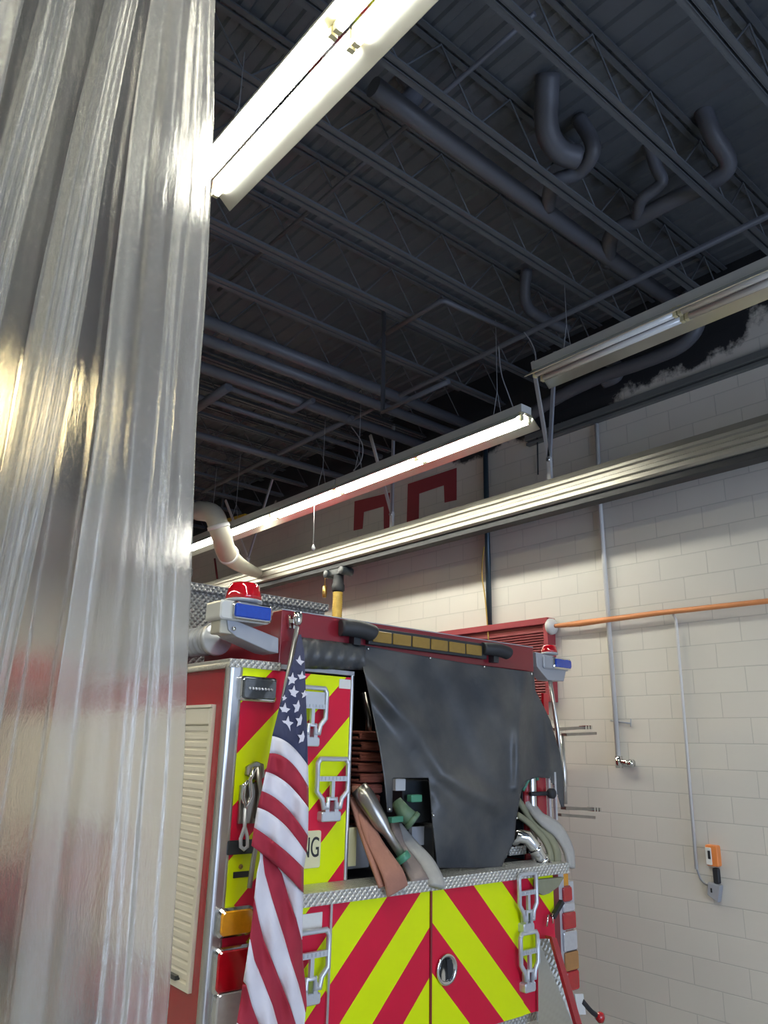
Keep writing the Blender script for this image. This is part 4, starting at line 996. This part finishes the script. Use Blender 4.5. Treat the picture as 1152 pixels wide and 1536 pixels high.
# ================================================================== HOSES AND NOZZLES IN THE BED
def hose(name, pts, w_, th, m, label, side=(1, 0, 0), cat='fire hose', n=6):
    p = smoothpath([T(a, c, y) for a, c, y in pts], n)
    ws = w_ if not isinstance(w_, list) else [lerp([(i/(len(w_)-1), v) for i, v in enumerate(w_)], i/(len(p)-1)) for i in range(len(p))]
    return tag(MB().ribbon(p, ws, th, side).build(name, m), label, cat)
# folded rust-coloured stack
xs0, xs1 = tx(534, 1140, 3.85), tx(572, 1140, 3.85)
z = 1.30; k = 0
while z < tz(550, 1098, 3.85):
    o = MB(); dx = 0.012*math.sin(k*2.1)-0.01*(0 if z > 1.6 else (1.6-z)*8)
    path = [(xs0, 4.5, z), (xs0, 3.88, z), (xs0, 3.83, z+0.006), (xs0, 3.82, z+0.018), (xs0, 3.83, z+0.030), (xs0, 3.88, z+0.036), (xs0, 4.5, z+0.036)]
    b = MB()
    b.ribbon([Vector((x_+(xs1-xs0)/2+dx, y_, z_)) for x_, y_, z_ in smoothpath(path, 4)], (xs1-xs0)*0.95, 0.02, (1, 0, 0))
    tag(b.build('folded_hose', 'rust_hose'), 'rust-coloured flat hose folded in the stack left of the black cover', 'fire hose', 'rust hose folds stacked in the bed')
    z += 0.062; k += 1
hose('fire_hose', [(532, 1180, Y0+0.1), (542, 1215, Y0+0.02), (561, 1262, Y0-0.12), (588, 1308, YL-0.03), (596, 1336, YL-0.045)], [0.05, 0.07, 0.11, 0.15, 0.15], 0.022, 'salmon_hose', 'wide salmon flat hose hanging over the diamond plate ledge')
hose('fire_hose', [(528, 1196, Y0+0.05), (540, 1235, Y0-0.02), (560, 1290, Y0-0.18), (575, 1330, YL-0.02)], [0.04, 0.05, 0.06, 0.06], 0.018, 'salmon_hose', 'narrow salmon flat hose to the left of the wide salmon one')
hose('fire_hose', [(590, 1228, Y0+0.05), (600, 1268, Y0-0.03), (618, 1300, Y0-0.16), (630, 1322, YL-0.0)], [0.05, 0.07, 0.12, 0.13], 0.028, 'taupe_hose', 'taupe hose end between the salmon and the pale hose')
hose('fire_hose', [(594, 1236, Y0+0.08), (612, 1262, Y0-0.02), (638, 1292, Y0-0.14), (652, 1318, YL+0.0), (655, 1330, YL-0.03)], [0.05, 0.09, 0.11, 0.11, 0.09], 0.034, 'pale_hose', 'pale grey hose end hanging over the ledge left of the cover')
def nozzle(name, pts, rs, m, label, bands=(), cat='nozzle', bm='green_band'):
    P = [T(a, c, y) for a, c, y in pts]; t = empty(name, P[-1], label, cat)
    MB().tube(P, rs, 18).build('barrel', m, t)
    for i, f, r, L in bands:
        q = P[i].lerp(P[i+1], f); d = (P[i+1]-P[i]).normalized()
        MB().lathe(q, d, [(-L, r*0.9), (-L*0.7, r), (L*0.7, r), (L, r*0.9)], 20).build('grip_ring', bm, t)
    return t
nozzle('steel_nozzle', [(538, 1182, Y0-0.0), (548, 1196, Y0-0.03), (560, 1215, Y0-0.07), (572, 1236, Y0-0.1), (580, 1248, Y0-0.12), (606, 1288, Y0-0.19)], [0.05, 0.056, 0.05, 0.045, 0.028, 0.024], 'gun_metal', 'long shiny steel nozzle with a green tip ring', [(4, 0.96, 0.042, 0.02)])
t = nozzle('green_nozzle', [(594, 1202, Y0-0.03), (605, 1218, Y0-0.07), (620, 1232, Y0-0.11)], [0.035, 0.045, 0.05], 'moss_nozzle', 'moss green fire nozzle with a dark bore in the cover opening', [(1, 0.9, 0.058, 0.015)], bm='moss_nozzle')
q = T(620, 1232, Y0-0.125); MB().lathe(q, (T(620, 1232, Y0-0.11)-T(605, 1218, Y0-0.07)), [(0.0, 0.03), (0.012, 0.026)], 14).build('bore', 'ink', t)
MB().bar(T(585, 1230, Y0-0.1), T(602, 1228, Y0-0.09), 0.03, 0.03).build('lever', 'green_band', t)
b = MB(); b.rbox(tx(604, 1195), tx(620, 1195), Y0-0.08, Y0-0.04, tz(610, 1202), tz(610, 1191), r=0.008); b.build('handle', 'green_band', t)
p, q = T(590, 1168, Y0+0.05), T(642, 1225, Y0+0.05)
t = empty('valve_box', (q.x, Y0+0.05, q.z), 'black valve housing in the opening of the cover', 'valve')
MB().rbox(tx(605, 1170), tx(645, 1170), Y0+0.0, Y0+0.3, tz(620, 1235), tz(620, 1170), r=0.02).build('housing', 'dark_plastic', t)
MB().rbox(tx(636, 1260), tx(657, 1260), Y0-0.08, Y0+0.1, tz(645, 1290), tz(645, 1236), r=0.02).build('valve_wheel', 'black_rubber', t)
MB().rbox(tx(592, 1180), tx(607, 1180), Y0-0.01, Y0+0.05, tz(600, 1186), tz(600, 1168), r=0.006).build('white_cap', 'white_pipe', t)
MB().box(tx(618, 1250), tx(637, 1250), Y0+0.0, Y0+0.03, tz(628, 1268), tz(628, 1240)).build('label_plate', 'grey_paint', t)
t = tag(MB().rbox(tx(524, 1260), tx(565, 1260), Y0+0.06, Y0+0.36, tz(545, 1302, Y0+.06), tz(545, 1242, Y0+.06), r=0.01).build('battery_box', 'grey_paint'), 'grey box low in the bed beside the left column', 'box')
tag(MB().box(tx(526, 1260), tx(538, 1260), Y0+0.02, Y0+0.05, tz(532, 1300), tz(532, 1242)).build('marker_board', 'plate_cream'), 'pale yellow upright strip in front of the grey box', 'strip')
tag(MB().tube([T(545, 1040, Y0+0.25), T(553, 1078, Y0+0.2), T(553, 1100, Y0+0.2)], 0.02, 10).build('grab_rod', 'gun_metal'), 'dark metal rod above the rust hose stack', 'rod')
# right-hand group
hose('fire_hose', [(778, 1186, Y0+0.1), (795, 1208, Y0+0.02), (812, 1228, Y0-0.06), (836, 1246, Y0-0.1), (852, 1274, Y0-0.14), (856, 1302, YL+0.06)], [0.08, 0.10, 0.10, 0.12, 0.1, 0.06], 0.03, 'pale_hose', 'pale hose bundle sagging out at the right corner of the bed')
hose('fire_hose', [(777, 1200, Y0+0.05), (800, 1232, Y0-0.02), (826, 1258, Y0-0.1), (836, 1284, Y0-0.14), (832, 1306, Y0-0.13)], [0.05, 0.06, 0.06, 0.06, 0.06], 0.026, 'olive_hose', 'olive hose loop inside the pale bundle at the right')
hose('fire_hose', [(776, 1222, Y0-0.0), (795, 1236, Y0-0.04), (818, 1262, Y0-0.1), (826, 1286, Y0-0.13), (822, 1304, Y0-0.13)], [0.04, 0.045, 0.05, 0.05, 0.05], 0.022, 'olive_hose', 'olive hose just above the chrome elbow')
nozzle('chrome_elbow', [(766, 1262, Y0-0.02), (778, 1254, Y0-0.06), (790, 1256, Y0-0.09), (800, 1268, Y0-0.11), (812, 1286, Y0-0.13), (820, 1300, Y0-0.13)], [0.045, 0.045, 0.045, 0.042, 0.036, 0.036], 'chrome', 'chrome elbow coupling lying at the right of the cover', [(3, 0.3, 0.052, 0.012), (4, 0.2, 0.046, 0.012), (4, 0.8, 0.046, 0.01)], cat='coupling', bm='chrome')
tag(MB().rbox(tx(768, 1280), tx(800, 1280), Y0+0.02, Y0+0.05, tz(780, 1283), tz(780, 1270), r=0.004).build('tread_strip', 'diamond_plate'), 'ribbed metal strip in the bed behind the chrome elbow', 'strip')
tag(MB().tube(smoothpath([T(784, 1186, Y0+0.02), T(795, 1165, Y0+0.0), T(803, 1160, Y0-0.01), T(806, 1170, Y0-0.01)], 4), 0.014, 8).build('green_strap', 'green_band'), 'small green strap under the right edge of the cover', 'strap')

# ================================================================== STRIP CURTAIN
YV = 1.9
def strip(x0t, x0b, x1t, x1b, y, amp, ph, m, label, fold=0.0):
    "a hanging PVC strip; t = at z 4.1, b = at z 1.2"
    rows = []
    NZ, NX = 70, 60
    for i in range(NZ+1):
        z = 4.75+(ZFL+0.02-4.75)*i/NZ; f = max(-0.2, min(1.0, (4.1-z)/2.9)); row = []
        l = x0t+(x0b-x0t)*f+0.006*math.sin(z*3+ph); r = x1t+(x1b-x1t)*f+0.006*math.sin(z*4+ph*2)
        for j in range(NX+1):
            u = j/NX
            yy = y-amp*math.cos((u-0.5)*math.pi)**1.0+fold*math.sin(u*math.pi*3+ph)*0.5+0.008*math.sin(z*2.2+u*4+ph)+0.003*math.sin(z*9+u*9+ph)+0.0045*math.sin(u*34+ph*3+1.1*math.sin(z*1.3+ph))+0.0025*math.sin(u*61+z*1.7)
            row.append(Vector((l+(r-l)*u, yy, z)))
        rows.append(row)
    return tag(MB().grid(rows).build('curtain_strip', m, solid=0.003), label, 'curtain strip')
strip(0.575, 0.600, 0.790, 0.955, YV, 0.02, 0.3, 'scuffed_vinyl_0', 'rightmost translucent strip of the vinyl curtain, beside the double lamp', 0.03)
strip(0.437, 0.35, 0.53, 0.465, YV-0.03, 0.04, 1.7, 'scuffed_vinyl_1', 'second translucent curtain strip from the right', 0.02)
strip(0.27, 0.19, 0.36, 0.30, YV-0.03, 0.04, 3.1, 'scuffed_vinyl_2', 'third translucent curtain strip from the right, narrow at the top', 0.02)
strip(0.05, 0.0, 0.25, 0.17, YV-0.03, 0.05, 4.4, 'scuffed_vinyl_3', 'leftmost folded translucent curtain strip at the edge of the photo', 0.04)
strip(0.37, 0.33, 0.66, 0.70, YV+0.10, 0.015, 2.2, 'clear_vinyl', 'clear back strip showing between the two rightmost curtain strips')
strip(0.02, 0.0, 0.43, 0.40, YV+0.15, 0.015, 5.2, 'clear_vinyl', 'clear back strip showing between the left curtain strips')
t = empty('curtain_track', (0.3, YV, 4.75), 'metal track that carries the strip curtain, above the frame', 'track')
MB().box(-2.0, 0.95, YV-0.22, YV+0.14, 4.74, 4.80).build('channel', 'grey_paint', t)
b = MB()
for x_ in (-1.8, -0.5, 0.8): b.box(x_-0.015, x_+0.015, YV-0.05, YV-0.02, 4.80, ZJ+0.02)
b.build('hanger', 'grey_paint', t)

for o in bpy.data.objects:
    if '_o' in o: del o['_o']
